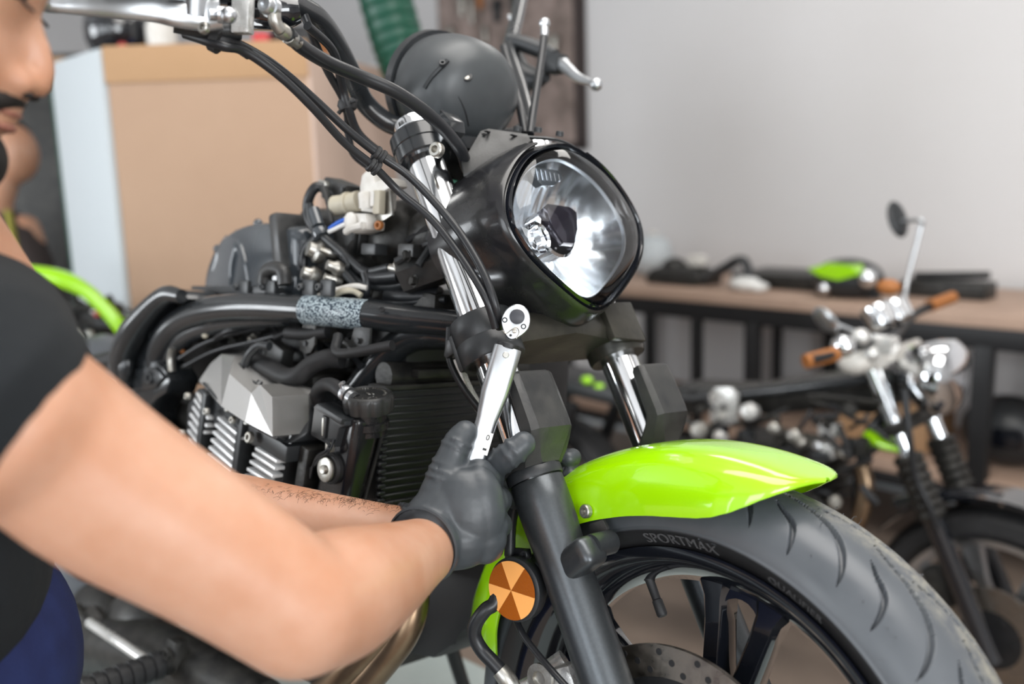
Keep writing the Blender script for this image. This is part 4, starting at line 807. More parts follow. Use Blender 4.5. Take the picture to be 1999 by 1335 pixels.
t = MB(); t.tube([A_, A_+d*.012], .019, 20, 0); t.box(A_-d*.01, (.03, .02, .06), None, .004); t.bolt(B(330, 1275, -.23), (0, -1, 0), .009, .006); t.build('peg_bracket', 'darkmetal', peg)
hose('brake_pedal_rod', BP((175, 1215, -.25), (200, 1232, -.25), (235, 1255, -.25), (300, 1300, -.24)), .008, 'alu', bike)
t = MB(); t.ell(B(170, 1270, -.16), (.06, .03, .06)); t.lathe([(.05, 0), (.052, .01), (.02, .012)], B(195, 1240, -.19), (0, -1, 0), 32); t.build('crankcase_cover', 'darkmetal', eng)
t = MB(); t.ell(B(205, 775, -.17), (.045, .02, .035)); t.ell(B(222, 800, -.18), (.03, .02, .03)); t.bolt(B(210, 770, -.195), (0, -1, 0), .010); t.build('side_casting', 'alu', eng)
t = MB(); t.tube(BP((520, 1370, -.15), (420, 1325, -.165), (300, 1275, -.18), (120, 1245, -.19)), [.03, .046, .05, .05], 24, 5); t.build('muffler', 'darkmetal', bike)
t = MB(); t.ell(B(200, 1235, -.15), (.12, .05, .09)); t.ell(B(280, 1230, -.15), (.10, .05, .07)); t.tube(BP((150, 1190, -.2), (190, 1245, -.2), (180, 1320, -.2)), .012, 12, 4); t.build('clutch_cover', 'darkmetal', eng)
RX = -1.575
t = MB(); n = 80; pf = [(.225, -.055), (.25, -.072), (.28, -.072), (.302, -.05), (.312, 0), (.302, .05), (.28, .072), (.25, .072), (.225, .055)]
t.lathe([(r, y) for r, y in pf], (RX, 0, .323), YY, n, cap=False); rw = t.build('rear_wheel', 'tyre', bike)
t = MB(); t.lathe([(.228, -.058), (.228, .058)], (RX, 0, .323), YY, n, cap=False); t.tube([(RX, -.06, .315), (RX, .06, .315)], .05, 24, 0)
for k in range(5):
    a = radians(72*k+10); t.tube([V(RX, 0, .323), V(RX+cos(a)*.226, 0, .315+sin(a)*.226)], .018, 10, 0)
t.build('rear_rim', 'gloss', rw)
t = MB()
for s_ in (-1, 1): t.tube([(RX, .10*s_, .315), (-1.25, .11*s_, .36), (-1.0, .11*s_, .42)], .022, 12, 3)
t.build('swing_arm', 'frame', bike)

# ================================================================== THE ROOM
def struct(mb, name, m, **k):
    o = mb.build(name, m, **k); o['kind'] = 'structure'; return o
AXR = (EX, EY, V(0, 0, 1))
def rbox(mb, a0, a1, b0, b1, z0, z1, bev=0): return mb.box(R((a0+a1)/2, (b0+b1)/2, (z0+z1)/2), (a1-a0, b1-b0, z1-z0), AXR, bev)
WB = 3.80
struct(rbox(MB(), -8, 4.1, -3.1, WB+.1, -.1, 0), 'floor', 'floor')
struct(rbox(MB(), -8, 4.1, WB, WB+.12, 0, 3.12), 'wall_back', 'wall')
struct(rbox(MB(), -8.1, -8, -3.1, WB, 0, 3.12), 'wall_left', 'wall')
w = MB(); rbox(w, 4.02, 4.12, -3.1, -2.4, 0, 3.12); rbox(w, 4.02, 4.12, .4, WB, 0, 3.12); rbox(w, 4.02, 4.12, -2.4, .4, 0, .85); rbox(w, 4.02, 4.12, -2.4, .4, 2.75, 3.12); struct(w, 'wall_right', 'wall2')
w = MB(); rbox(w, -8, -5.3, -3.12, -3.02, 0, 3.12); rbox(w, -3.3, -2.6, -3.12, -3.02, 0, 3.12); rbox(w, -5.3, -3.3, -3.12, -3.02, 0, .85); rbox(w, -5.3, -3.3, -3.12, -3.02, 2.65, 3.12); rbox(w, 2.0, 4.1, -3.12, -3.02, 0, 3.12); rbox(w, -.6, 0, -3.12, -3.02, 0, 3.12); rbox(w, -2.6, 2.0, -3.12, -3.02, 0, .85); rbox(w, -2.6, 2.0, -3.12, -3.02, 2.65, 3.12); struct(w, 'wall_front', 'wall2')
struct(rbox(MB(), -8, 4.1, -3.1, WB+.1, 3.12, 3.2), 'ceiling', 'wall2')
for n_, (a0, a1) in enumerate(((-2.6, -.6), (0, 2.0), (-5.3, -3.3))):
    w = MB()
    for a in (a0+.03, (a0+a1)/2, a1-.03): rbox(w, a-.03, a+.03, -3.10, -3.04, .85, 2.65)
    for z in (.88, 1.75, 2.62): rbox(w, a0, a1, -3.10, -3.04, z-.03, z+.03)
    struct(w, 'window_%d' % (n_+1), 'panel')
w = MB()
for b_ in (-2.37, -1.0, .37): rbox(w, 4.04, 4.10, b_-.03, b_+.03, .85, 2.75)
for z in (.88, 2.72): rbox(w, 4.04, 4.10, -2.4, .4, z-.03, z+.03)
struct(w, 'window_4', 'panel')
w = MB(); rbox(w, -8, 4.0, WB-.015, WB, 0, .09); struct(w, 'baseboard_back', 'panel')

# lift platform under the repaired motorcycle
lp = empty('motorcycle_lift', tuple(TR*V(1, 1, 0))); tag(lp, 'pale grey green work platform under the repaired motorcycle', 'lift')
bx = nrm(ROT@V(1, 0, 0)*V(1, 1, 0)); by = V(-bx[1], bx[0], 0)
def inv_parent(o, root):
    o.parent = root; o.matrix_parent_inverse = root.matrix_world.inverted() if root.matrix_world != Matrix() else Matrix.Translation(-root.location)
    return o
c0 = V(TR[0], TR[1], 0)
t = MB(); bt_ = nrm(ROT@V(1, 0, 0)); t.box(V(TR[0], TR[1], TR[2]-.0385)-bt_*.63, (2.25, .84, .06), (bt_, by, np.cross(bt_, by)), .008); inv_parent(t.build('platform', 'lift'), lp)
t = MB(); t.box(c0-bx*.63+V(0, 0, .355), (2.1, .5, .06), (bx, by, V(0, 0, 1)), .004)
for s_ in (-1, 1): t.tube([c0+bx*.2+by*.2*s_+V(0, 0, .35), c0-bx*1.5+by*.2*s_+V(0, 0, .04)], .03, 8, 0); t.tube([c0-bx*1.6+by*.24*s_+V(0, 0, .35), c0+bx*.1+by*.24*s_+V(0, 0, .04)], .03, 8, 0)
t.box(c0-bx*.72+V(0, 0, .02), (2.2, .6, .04), (bx, by, V(0, 0, 1)), .004); inv_parent(t.build('scissor_frame', 'steel_black'), lp)
t = MB(); t.tube([(-.55, .10, .30), (-.60, .20, .14), (-.62, .262, .042)], .012, 10, 3); t.box((-.62, .265, .038), (.06, .04, .006), None, .002); t.build('side_stand', 'steel_black', bike)

# workbench along the back wall
BF = [3.005]      # room depth of the bench front
def onb(x, y, z): return Wz(x, y, z)
f0 = (R(0, 0, 0)+Wz(1240, 565, .9)); bfr = 3.085; a_l = float(Wz(1240, 565, .9)@EX); 
wb = empty('workbench', tuple(R(0, bfr+.3, 0))); tag(wb, 'long wooden topped workbench with black steel legs against the back wall', 'workbench')
BL0, BL1 = -3.0, 2.6
t = MB(); rbox(t, BL0, BL1, bfr, WB-.03, .862, .905, .004); inv_parent(t.build('bench_top', 'bench'), wb)
t = MB(); rbox(t, BL0, BL1, bfr+.01, bfr+.05, .79, .862, .003); rbox(t, BL0, BL1, WB-.09, WB-.05, .79, .862, .003); inv_parent(t.build('apron_rail', 'steel_black'), wb)
def leg_at(x): 
    P = Wy(x, 700, 1); d = (P-CW); d = d/(d@EY); return float((CW+d*bfr)@EX)
for x, wdt in ((1353, .032), (1462, .055), (1915, .06), (1100, .05), (2300, .05)):
    a = leg_at(x); t = MB(); rbox(t, a-wdt/2, a+wdt/2, bfr+.005, bfr+.05, 0, .80, .003); inv_parent(t.build('leg', 'steel_black'), wb)
    t = MB(); rbox(t, a-wdt/2, a+wdt/2, WB-.09, WB-.05, 0, .80, .003); inv_parent(t.build('leg', 'steel_black'), wb)
t = MB(); rbox(t, BL0, BL1, bfr+.02, WB-.1, .315, .355, .004); inv_parent(t.build('lower_shelf', 'bench'), wb)
t = MB(); rbox(t, BL0, BL1, bfr+.02, bfr+.05, .27, .315, .003); inv_parent(t.build('shelf_rail', 'steel_black'), wb)

def onbench(x, b_=None, z=.905):         # a spot on the bench top straight below image column x
    b_ = b_ if b_ is not None else bfr+.3
    P = Wy(x, 560, 1)-CW; P = P/(P@EY); q = P*b_; return V(q[0], q[1], z)
def bthing(name, label, cat, parts, loc):
    if len(parts) == 1:
        o = parts[0][0].build(name, parts[0][2]); tag(o, label, cat); return o
    r = empty(name, tuple(loc)); tag(r, label, cat)
    for mb, n, m in parts: inv_parent(mb.build(n, m), r)
    return r
# items on the bench
q = onbench(1275, bfr+.42); t = MB(); t.lathe([(.06, 0), (.085, .02), (.10, .08), (.085, .15), (.04, .185), (.01, .19)], q, (0, 0, 1), 28); t2 = MB(); t2.tube([q+EX*.0+V(0, 0, .19), q+V(0, 0, .205)], .02, 12, 0)
bthing('white_canister', 'white rounded canister on the workbench just right of the headlight', 'canister', [(t, 'body', 'panel'), (t2, 'lid', 'white')], q)
q = onbench(1335, bfr+.22); t = MB()
t.loft([[q+EX*x*sc+EY*y*sc+V(0, 0, z) for x, y in ((-.13, -.09), (.12, -.10), (.16, .04), (.02, .12), (-.15, .08))] for z, sc in ((0, 1), (.03, 1.05), (.06, .9), (.075, .6))]); t.ell(q+EX*-.05+V(0, 0, .06), (.06, .05, .05)); t2 = MB(); t2.box(q+EX*.07+V(0, 0, .10), (.08, .05, .05), AXR, .015)
bthing('engine_cover', 'dark engine cover with a small pale part on it, lying on the workbench', 'engine part', [(t, 'casting', 'darkmetal'), (t2, 'gasket', 'white')], q)
q = onbench(1418, bfr+.13); t = MB(); t.tube([q+EX*-.10+V(0, 0, .03), q+V(0, 0, .09), q+EX*.08+V(0, 0, .12), q+EX*.12+V(0, 0, .02)], [.03, .035, .03, .02], 12, 5, flat=.6); bthing('side_cover', 'black curved plastic side cover standing on the workbench', 'motorcycle part', [(t, 'b', 'blackpl')], q)
q = onbench(1455, bfr+.12); t = MB(); t.ell(q+V(0, 0, .03), (.07, .05, .03), AXR); t.ell(q+EX*.06+V(0, 0, .02), (.04, .04, .02), AXR); bthing('crumpled_rag', 'pale crumpled rag near the bench front edge', 'rag', [(t, 'b', 'label')], q)
q = onbench(1545, bfr+.36); t = MB(); rbox(t, float(q@EX)-.20, float(q@EX)+.28, bfr+.22, bfr+.5, .905, .965, .01); bthing('grey_tool_case', 'flat grey tool case lying closed on the workbench', 'case', [(t, 'b', 'darkmetal')], q)
q = onbench(1655, bfr+.16); t = MB()
t.ell(q+V(0, 0, .07), (.13, .11, .075), AXR, 28, 14); t.tube([q+EX*-.12+V(0, 0, .02), q+EX*.12+V(0, 0, .02)], .02, 10, 0); t2 = MB(); t2.loft([[q+EX*x+EY*-.095+EY*d_+V(0, 0, z) for x, z in ((-.10, .11), (-.02, .135), (.07, .13), (.10, .10), (.02, .075), (-.05, .085))] for d_ in (-.02, .05)]); t3 = MB(); t3.ell(q+EX*-.04-EY*.10+V(0, 0, .04), .022); t4 = MB(); t4.ell(q+EX*.115-EY*.08+V(0, 0, .085), .034)
bthing('lime_helmet', 'black and lime green helmet resting on the workbench', 'helmet', [(t, 'shell', 'blackpl'), (t2, 'lime_panel', 'lime'), (t3, 'vent', 'chrome'), (t4, 'visor_mount', 'chrome')], q)
q = onbench(1850, bfr+.35); t = MB(); t.box(q+V(0, 0, .03), (.3, .12, .06), AXR, .01); t2 = MB(); t2.tube([q+EX*-.12+V(0, 0, .07), q+EX*.14+V(0, 0, .085)], .014, 10, 0)
bthing('tool_tray', 'dark tool tray with a long handle, on the bench behind the chrome gauges', 'tool tray', [(t, 'tray', 'darkmetal'), (t2, 'handle', 'rubber')], q)
q = onbench(1985, bfr+.25, .355); t = MB(); t.ell(q+V(0, 0, .12), (.15, .13, .12), AXR, 28, 14); t2 = MB(); t2.box(q-EY*.11+V(0, 0, .12), (.18, .05, .07), AXR, .02)
bthing('black_helmet', 'black helmet on the lower bench shelf at the right edge', 'helmet', [(t, 'shell', 'blackpl'), (t2, 'visor', 'gloss')], q)
q = onbench(1760, bfr+.3, .355); t = MB(); t.box(q+V(0, 0, .08), (.34, .25, .16), AXR, .01); bthing('wooden_crate', 'brown wooden crate on the lower bench shelf', 'crate', [(t, 'b', 'carddark')], q)

# brown pinboard on the back wall
P = Wy(1135, 100, 1)-CW; P = P/(P@EY); a1 = float((P*(WB-.02))@EX); P = Wy(860, 100, 1)-CW; P = P/(P@EY); a0 = float((P*(WB-.02))@EX)
zb = 1.56
M['pin'] = mat('mottled_brown_board', (.13, .10, .085), .8, col2=(.36, .28, .25), nscale=7, namt=.35)
r = empty('tool_board', tuple(R((a0+a1)/2, WB, zb))); tag(r, 'mottled brown board with hanging tools on the back wall', 'tool board')
t = MB(); rbox(t, a0, a1, WB-.03, WB-.004, zb, 2.7); inv_parent(t.build('board', 'pin'), r)
t = MB(); rbox(t, a1-.03, a1+.02, WB-.045, WB-.002, zb-.03, 2.7); rbox(t, a0-.02, a1+.02, WB-.045, WB-.002, zb-.04, zb); inv_parent(t.build('board_frame', 'brownfab'), r)
rnd = random.Random(5)
for k in range(16):
    a = rnd.uniform(a0+.1, a1-.12); z = rnd.uniform(zb+.12, 2.5); t = MB(); L = rnd.uniform(.08, .2); rr = rnd.uniform(.01, .025)
    t.tube([R(a, WB-.05, z), R(a, WB-.05, z+L)], rr, 10, 0); t.lathe([(rr*1.6, -.01), (rr*1.8, .0), (rr*1.6, .01)], R(a, WB-.05, z+L), EY, 14)
    o = t.build('hand_tool', rnd.choice(['steel_black', 'zinc', 'tan', 'zinc', 'darkmetal'])); tag(o, 'small hand tool hanging on the mottled brown tool board', 'tool', 'hand tools on the brown board')
# dark green hose arching down
gh = MB(); gh.tube([Wy(715, -260, 2.9), Wy(735, -80, 2.9), Wy(770, 60, 2.9), Wy(805, 170, 2.9), Wy(850, 330, 2.9), Wy(905, 480, 2.9), Wy(960, 600, 2.9)]+[Wy(985, 600, 2.9)*V(1, 1, 0)+V(0, 0, .0)+V(0, 0, .0)], .078, 20, 6)
gh2 = MB()
pts_ = spline([Wy(715, -260, 2.9), Wy(735, -80, 2.9), Wy(770, 60, 2.9), Wy(805, 170, 2.9), Wy(850, 330, 2.9), Wy(905, 480, 2.9), Wy(960, 600, 2.9)], 10)
for i in range(2, len(pts_)-2, 2): gh2.lathe([(.0785, -.006), (.082, 0), (.0785, .006)], pts_[i], nrm(pts_[i+1]-pts_[i-1]), 20)
bthing('exhaust_hose', 'thick dark green hose curving down behind the instrument housing', 'hose', [(gh, 'hose', 'green'), (gh2, 'hose_rib', 'green')], Wy(852, 520, 2.9)*V(1, 1, 0))

# white cabinet and large cardboard box
CY = 2.7
tl = Wy(192, 94, CY); tr_ = Wy(606, 99, CY); fl = Wy(94, 107, CY+.28)
H_ = float(tl[2])
A0 = tl*V(1, 1, 0); A1 = tr_*V(1, 1, 0); A2 = Wy(766, 104, CY+.55)*V(1, 1, 0)
d1 = nrm(A1-A0); n1 = V(-d1[1], d1[0], 0)
cab = empty('white_cabinet', tuple(A0)); tag(cab, 'tall white laminate cabinet panel beside the cardboard box', 'cabinet')
B0 = fl*V(1, 1, 0); dl = nrm(B0-A0)
t = MB(); wl = np.linalg.norm(B0-A0); nn_ = V(dl[1], -dl[0], 0)
if nn_@(-A0) > 0: nn_ = -nn_
t.box((A0+B0)/2+nn_*.012+V(0, 0, H_/2), (wl, .024, H_), (dl, nn_, V(0, 0, 1)), .002); inv_parent(t.build('side_panel', 'panel'), cab)
t = MB(); t.box(B0+nn_*.2+dl*.01+V(0, 0, H_/2), (.02, .4, H_), (dl, nn_, V(0, 0, 1)), .002); inv_parent(t.build('back_panel', 'green'), cab)
bxr = empty('cardboard_box', tuple(A0)); tag(bxr, 'huge brown cardboard box standing beside the white cabinet', 'box')
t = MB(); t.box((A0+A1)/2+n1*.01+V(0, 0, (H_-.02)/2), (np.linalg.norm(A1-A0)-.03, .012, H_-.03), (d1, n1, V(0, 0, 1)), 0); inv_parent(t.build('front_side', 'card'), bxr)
t = MB(); t.box((A0+A1)/2+n1*.004+V(0, 0, H_-.045), (np.linalg.norm(A1-A0)-.02, .014, .10), (d1, n1, V(0, 0, 1)), .002); inv_parent(t.build('top_flap', 'carddark'), bxr)
d2 = nrm(A2-A1); n2 = V(-d2[1], d2[0], 0)
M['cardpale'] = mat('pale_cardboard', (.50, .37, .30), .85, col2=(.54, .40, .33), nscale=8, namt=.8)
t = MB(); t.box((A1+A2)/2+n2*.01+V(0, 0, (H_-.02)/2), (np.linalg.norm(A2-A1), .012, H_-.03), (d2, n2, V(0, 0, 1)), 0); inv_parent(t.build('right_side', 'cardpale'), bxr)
t = MB(); c_ = (A0+A1)/2+n1*.30; t.box(c_+V(0, 0, H_-.03), (np.linalg.norm(A1-A0)-.03, .58, .012), (d1, n1, V(0, 0, 1)), 0); inv_parent(t.build('lid', 'card'), bxr)
def onbox(x, off): 
    P = Wy(x, 90, CY)-CW; q = A0+d1*((P[0]-A0[0])/d1[0]); q = V(P[0], 0, 0)+V(0, q[1], 0); return V(q[0]*(1+off/CY), q[1]+off, H_-.024)
q = onbox(232, .20); t = MB(); t.ell(q+V(0, 0, .10), (.095, .10, .10), None, 24, 12); t2 = MB(); t2.ell(q+V(.045, -.085, .035), (.016, .02, .02)); t3 = MB(); t3.box(q+V(0, 0, .015), (.17, .16, .03), None, .01)
bthing('black_bag', 'black rounded bag with a small red badge on top of the cardboard box', 'bag', [(t, 'body', 'gloss'), (t2, 'badge', 'red'), (t3, 'base', 'blackpl')], q)
q = onbox(318, .16); t = MB(); t.lathe([(.055, 0), (.058, .01), (.05, .035), (.045, .04)], q, (0, 0, 1), 20); t2 = MB(); t2.lathe([(.044, .036), (.045, .10), (.03, .14), (.015, .15)], q, (0, 0, 1), 20)
M['bluepl'] = mat('blue_plastic', (.0, .03, .45), .4)
bthing('blue_white_bottle', 'white bottle with a blue base on top of the cardboard box', 'bottle', [(t, 'base', 'bluepl'), (t2, 'body', 'white')], q)
q = onbox(515, .2); t = MB(); t.box(q+V(0, 0, .04), (.05, .08, .08), None, .01); bthing('red_tin', 'small red tin on top of the cardboard box', 'tin', [(t, 'b', 'red')], q)
q = onbox(575, .25); t = MB(); t.box(q+V(0, 0, .05), (.12, .12, .10), None, .02); bthing('dark_pouch', 'dark pouch on the cardboard box under the brake hose', 'pouch', [(t, 'b', 'steel_black')], q)
q = Wy(690, 60, 3.6); t = MB(); t.box(V(q[0], q[1], .9), (.26, .3, 1.8), None, .01); bthing('grey_locker', 'pale grey steel locker behind the cardboard box', 'locker', [(t, 'b', 'panel')], q)
q2 = V(q[0]-.10, q[1]-.05, 1.80); t = MB(); t.lathe([(.05, 0), (.055, .05), (.04, .1)], q2, (0, 0, 1), 20); bthing('orange_lamp', 'orange beacon lamp on top of the grey locker', 'lamp', [(t, 'b', 'tan')], q2)
q = Wy(130, 50, 4.2); t = MB(); t.box(V(q[0]-.5, q[1], .98), (1.5, .25, 1.96), None, .01); t2 = MB(); t2.box(V(q[0]+.02, q[1]-.14, 1.86), (.06, .05, .16), None, .01)
bthing('grey_shelf_unit', 'dark grey storage unit behind the white cabinet', 'cabinet', [(t, 'carcass', 'darkmetal'), (t2, 'red_sticker', 'carddark')], q)

# ------------------------------------------------------------------ the second motorcycle by the workbench
def bike_frame(name, hub, ang):
    a = radians(ang); ex = V(cos(a), sin(a), 0); ey = V(-sin(a), cos(a), 0)
    r = empty(name); r.matrix_world = Matrix([[ex[0], ey[0], 0, hub[0]], [ex[1], ey[1], 0, hub[1]], [0, 0, 1, 0], [0, 0, 0, 1]])
    def P(x, y, Y):
        ray = FW+RW*(x-999.5)/F-UW*(y-667.5)/F; o = CW-V(hub[0], hub[1], 0); k = (Y-o@ey)/(ray@ey); q = o+ray*k; return V(q@ex, q@ey, q[2])
    return r, P
hub = Wz(1950, 1230, .30); cafe, K = bike_frame('cafe_racer', hub, -46)
tag(cafe, 'stripped cafe style motorcycle with chrome headlight and brown grips by the workbench', 'motorcycle')
def spoked_wheel(par, hx, Rr, wdt, m_r, name, nsp=6, disc=True):
    t = MB(); t.lathe([(Rr-.075, -wdt*.6), (Rr-.05, -wdt), (Rr-.02, -wdt*.95), (Rr, -wdt*.3), (Rr, wdt*.3), (Rr-.02, wdt*.95), (Rr-.05, wdt), (Rr-.075, wdt*.6)], (hx, 0, Rr), YY, 64, cap=False); wh = t.build(name, 'rubber', par)
    t = MB(); t.lathe([(Rr-.085, -wdt*.75), (Rr-.07, -wdt*.8), (Rr-.07, wdt*.8), (Rr-.085, wdt*.75), (Rr-.10, 0), (Rr-.085, -wdt*.75)], (hx, 0, Rr), YY, 64, cap=False)
    for k in range(nsp):
        a = 2*pi*k/nsp+.35; c = V(hx, 0, Rr); d = V(cos(a), 0, sin(a)); n_ = V(-sin(a), 0, cos(a))
        t.loft([[c+d*r_+n_*u*hw+YY*v*.014 for u, v in ((-1, -1), (1, -1), (1, 1), (-1, 1))] for r_, hw in ((.04, .014), (.12, .012), (Rr-.09, .022))])
    t.build('wheel_rim', m_r, wh)
    t = MB(); t.tube([(hx, -.05, Rr), (hx, .05, Rr)], .05, 20, 0); t.build('hub', 'steel_black', wh)
    if disc:
        t = MB(); t.lathe([(.07, -.062), (.125, -.062), (.125, -.057), (.07, -.057), (.07, -.062)], (hx, 0, Rr), YY, 48, cap=False); t.build('brake_disc', 'disc', wh)
        t = MB(); t.lathe([(.02, -.060), (.075, -.062), (.075, -.055), (.02, -.055)], (hx, 0, Rr), YY, 32); 
        for k in range(6): a = k*pi/3; t.lathe([(.008, 0), (.008, .004), (.002, .005)], V(hx+cos(a)*.055, -.062, Rr+sin(a)*.055), (0, -1, 0), 10)
        t.build('disc_carrier', 'steel_black', wh)
    return wh
spoked_wheel(cafe, 0, .30, .055, 'satinchrome', 'front_wheel', 8); spoked_wheel(cafe, -1.40, .30, .065, 'satinchrome', 'rear_wheel', 8)
rk = radians(25); ku = V(-sin(rk), 0, cos(rk))
def kl(t, y, w=0): return V(.0, y, .30)+ku*t+V(cos(rk), 0, sin(rk))*w
for s_ in (-1, 1):
    t = MB(); t.lathe([(.024, -.04), (.024, .30), (.028, .31)], kl(0, .095*s_), ku, 20); fl_ = t.build('fork_leg', 'gloss', cafe)
    t = MB(); t.lathe([(.030+.006*(k % 2), .30+.011*k) for k in range(15)], kl(0, .095*s_), ku, 20); t.build('fork_gaiter', 'darkmetal', fl_)
    t = MB(); t.lathe([(.0205, .45), (.0205, .70)], kl(0, .095*s_), ku, 24); t.build('stanchion', 'chrome', fl_)
t = MB(); t.box(kl(.52, 0), (.06, .25, .03), (V(cos(rk), 0, sin(rk)), YY, ku), .008); t.build('lower_yoke', 'darkmetal', cafe)
t = MB(); t.box(kl(.685, 0), (.07, .27, .035), (V(cos(rk), 0, sin(rk)), YY, ku), .01); t.box(kl(.70, -.10, -.0), (.09, .06, .05), None, .012); t.ell(kl(.70, -.16), (.04, .04, .03)); t.build('upper_yoke', 'white', cafe)
t = MB(); c_ = kl(.60, 0, .10); fx = nrm((1, 0, -.05)); t.lathe([(.02, -.10), (.065, -.07), (.088, -.01), (.092, .02), (.088, .03)], c_, fx, 36, cap=False); hl2 = t.build('headlamp', 'chrome', cafe)
t = MB(); t.lathe([(.088, .028), (.07, .045), (.03, .055), (.002, .057)], c_, fx, 36); t.build('headlamp_glass', 'mirror', hl2)
for y in (-.045, .045):
    t = MB(); t.lathe([(.02, -.05), (.036, -.04), (.038, 0), (.036, .008)], kl(.80, y, .04), nrm((-.5, 0, .85)), 28); g_ = t.build('gauge', 'chrome', cafe); t = MB(); t.lathe([(.034, .006), (.033, .009)], kl(.80, y, .04), nrm((-.5, 0, .85)), 28); t.build('gauge_face', 'gloss', g_)
t = MB(); t.tube([K(1585, 703, -.34), K(1640, 688, -.27), K(1700, 668, -.16), K(1745, 655, -.06), K(1760, 640, .06), K(1790, 610, .2), K(1850, 585, .33)], .011, 12, 5); hb2 = t.build('handlebar', 'steel_black', cafe)
t = MB(); t.tube([K(1572, 706, -.345), K(1634, 690, -.275)], .0165, 16, 0); t.build('hand_grip', 'tan', hb2)
t = MB(); t.tube([K(1815, 597, .26), K(1860, 580, .36)], .0165, 16, 0); t.build('hand_grip', 'tan', hb2)
t = MB(); t.ell(K(1645, 676, -.26), (.028, .024, .026)); t.build('switch_cluster', 'chrome', hb2)
t = MB(); t.ell(K(1680, 658, -.2), (.022, .02, .02)); t.ell(K(1700, 690, -.16), (.02, .02, .02)); t.box(K(1720, 672, -.14), (.07, .05, .04), None, .01); t.build('master_cylinder', 'alu', hb2)
t = MB(); m0 = K(1752, 428, .22); t.ell(m0, (.012, .034, .05), (nrm((.9, -.35, .35)), nrm((.3, .95, 0)), nrm((-.32, .1, .95)))); mi = t.build('mirror', 'blackpl', cafe)
t = MB(); t.tube([K(1760, 432, .22), K(1798, 430, .20), K(1796, 450, .20), K(1772, 545, .16), K(1765, 590, .12)], .006, 10, 5); t.build('mirror_stem', 'satinchrome', mi)
t = MB(); m0 = K(1612, 625, -.24); t.ell(m0, (.014, .05, .035), (nrm((.6, .6, .5)), nrm((.75, -.6, .1)), nrm((-.4, -.3, .85)))); mi = t.build('mirror', 'satinchrome', cafe)
t = MB(); t.tube([K(1625, 628, -.24), K(1650, 640, -.22), K(1690, 655, -.18)], .005, 8, 3); t.build('mirror_stem', 'satinchrome', mi)
t = MB(); t.ell(K(1735, 560, .05), (.03, .02, .02)); t.build('turn_signal', 'tan', cafe)
t = MB(); t.ell(K(1780, 870, -.11)+V(0, 0, 0), (.001, .001, .001)); t.tube([K(1692, 845, -.10), K(1725, 865, -.10), K(1768, 880, -.10)], [.02, .03, .012], 14, 4, flat=.5); t.build('lime_cover', 'lime', cafe)
# frame, engine, seat base
t = MB(); t.poly([K(x, y, -.05) for x, y in ((1245, 770), (1330, 752), (1450, 758), (1560, 742), (1690, 728), (1740, 742), (1750, 790), (1700, 810), (1600, 800), (1500, 812), (1420, 800), (1300, 815), (1245, 800))], .12, YY, .012); fr2 = t.build('frame', 'darkmetal', cafe)
t = MB(); t.tube([K(1740, 735, -.07), K(1640, 748, -.09), K(1540, 760, -.10), K(1440, 770, -.10), K(1300, 780, -.10)], .016, 12, 5); t.tube([K(1745, 790, -.06), K(1700, 850, -.08), K(1680, 940, -.09), K(1680, 1020, -.1)], .018, 12, 5); t.tube([K(1420, 790, -.1), K(1400, 900, -.11), K(1390, 1000, -.11)], .018, 12, 4); t.build('frame_tube', 'frame', fr2)
t = MB(); t.poly([K(x, y, -.13) for x, y in ((1384, 770), (1396, 757), (1426, 757), (1440, 772), (1438, 830), (1386, 830))], .01, YY, .003); t.build('mounting_plate', 'alu', fr2); t = MB(); t.lathe([(.009, 0), (.009, .002), (.002, .002)], K(1412, 795, -.132), (0, -1, 0), 14); t.build('plate_hole', 'steel_black', fr2)
t = MB(); t.box((-.72, 0, .42), (.46, .28, .32), None, .04); t.box((-.58, 0, .58), (.22, .24, .16), None, .02); t.tube([(-.85, -.16, .36), (-.85, .16, .36)], .12, 28, 0)
for k in range(6): t.box((-.56, 0, .50+.025*k), (.26, .28, .006), None, .002)
en2 = t.build('engine', 'darkmetal', cafe)
rnd = random.Random(21)
for k in range(60):
    x = rnd.uniform(1340, 1700); y = rnd.uniform(795, 1000); t = MB(); p = K(x, y, rnd.uniform(-.19, -.15)); kd = rnd.random()
    if kd < .4: rr = rnd.uniform(.006, .018); t.lathe([(rr, -.02), (rr, .004), (rr*.7, .008), (rr*.3, .008)], p, nrm((rnd.uniform(-.6, .6), -1, rnd.uniform(-.5, .7))), 12); t.build('fitting', rnd.choice(['zinc', 'darkmetal', 'blackpl', 'darkmetal', 'alu']), en2)
    elif kd < .8: t.tube([p, p+V(rnd.uniform(-.08, .08), -.01, rnd.uniform(-.05, .05)), p+V(rnd.uniform(-.14, .14), .01, rnd.uniform(-.08, .08))], rnd.uniform(.004, .010), 8, 4); t.build('hose', rnd.choice(['rubber', 'cable', 'darkmetal']), en2)
    else: t.box(p, (rnd.uniform(.02, .06), .03, rnd.uniform(.015, .04)), None, .004); t.build('casting', rnd.choice(['blackpl', 'darkmetal', 'alu']), en2)
for x, y, r_, m_ in ((1462, 803, .024, 'alu'), (1550, 850, .018, 'zinc'), (1510, 835, .016, 'zinc'), (1595, 870, .012, 'satinchrome'), (1645, 885, .012, 'zinc'), (1365, 840, .026, 'zinc')):
    t = MB(); t.lathe([(r_*.9, -.03), (r_, -.005), (r_*.85, .008), (r_*.4, .012)], K(x, y, -.19), nrm((.2, -1, .3)), 8); t.build('casing', m_, en2)
hose('exhaust_pipe', [K(1680, 900, -.12), K(1690, 960, -.13), K(1660, 1040, -.14), K(1560, 1080, -.15), K(1300, 1060, -.16), K(1150, 1030, -.17)], .02, 'brown', cafe)
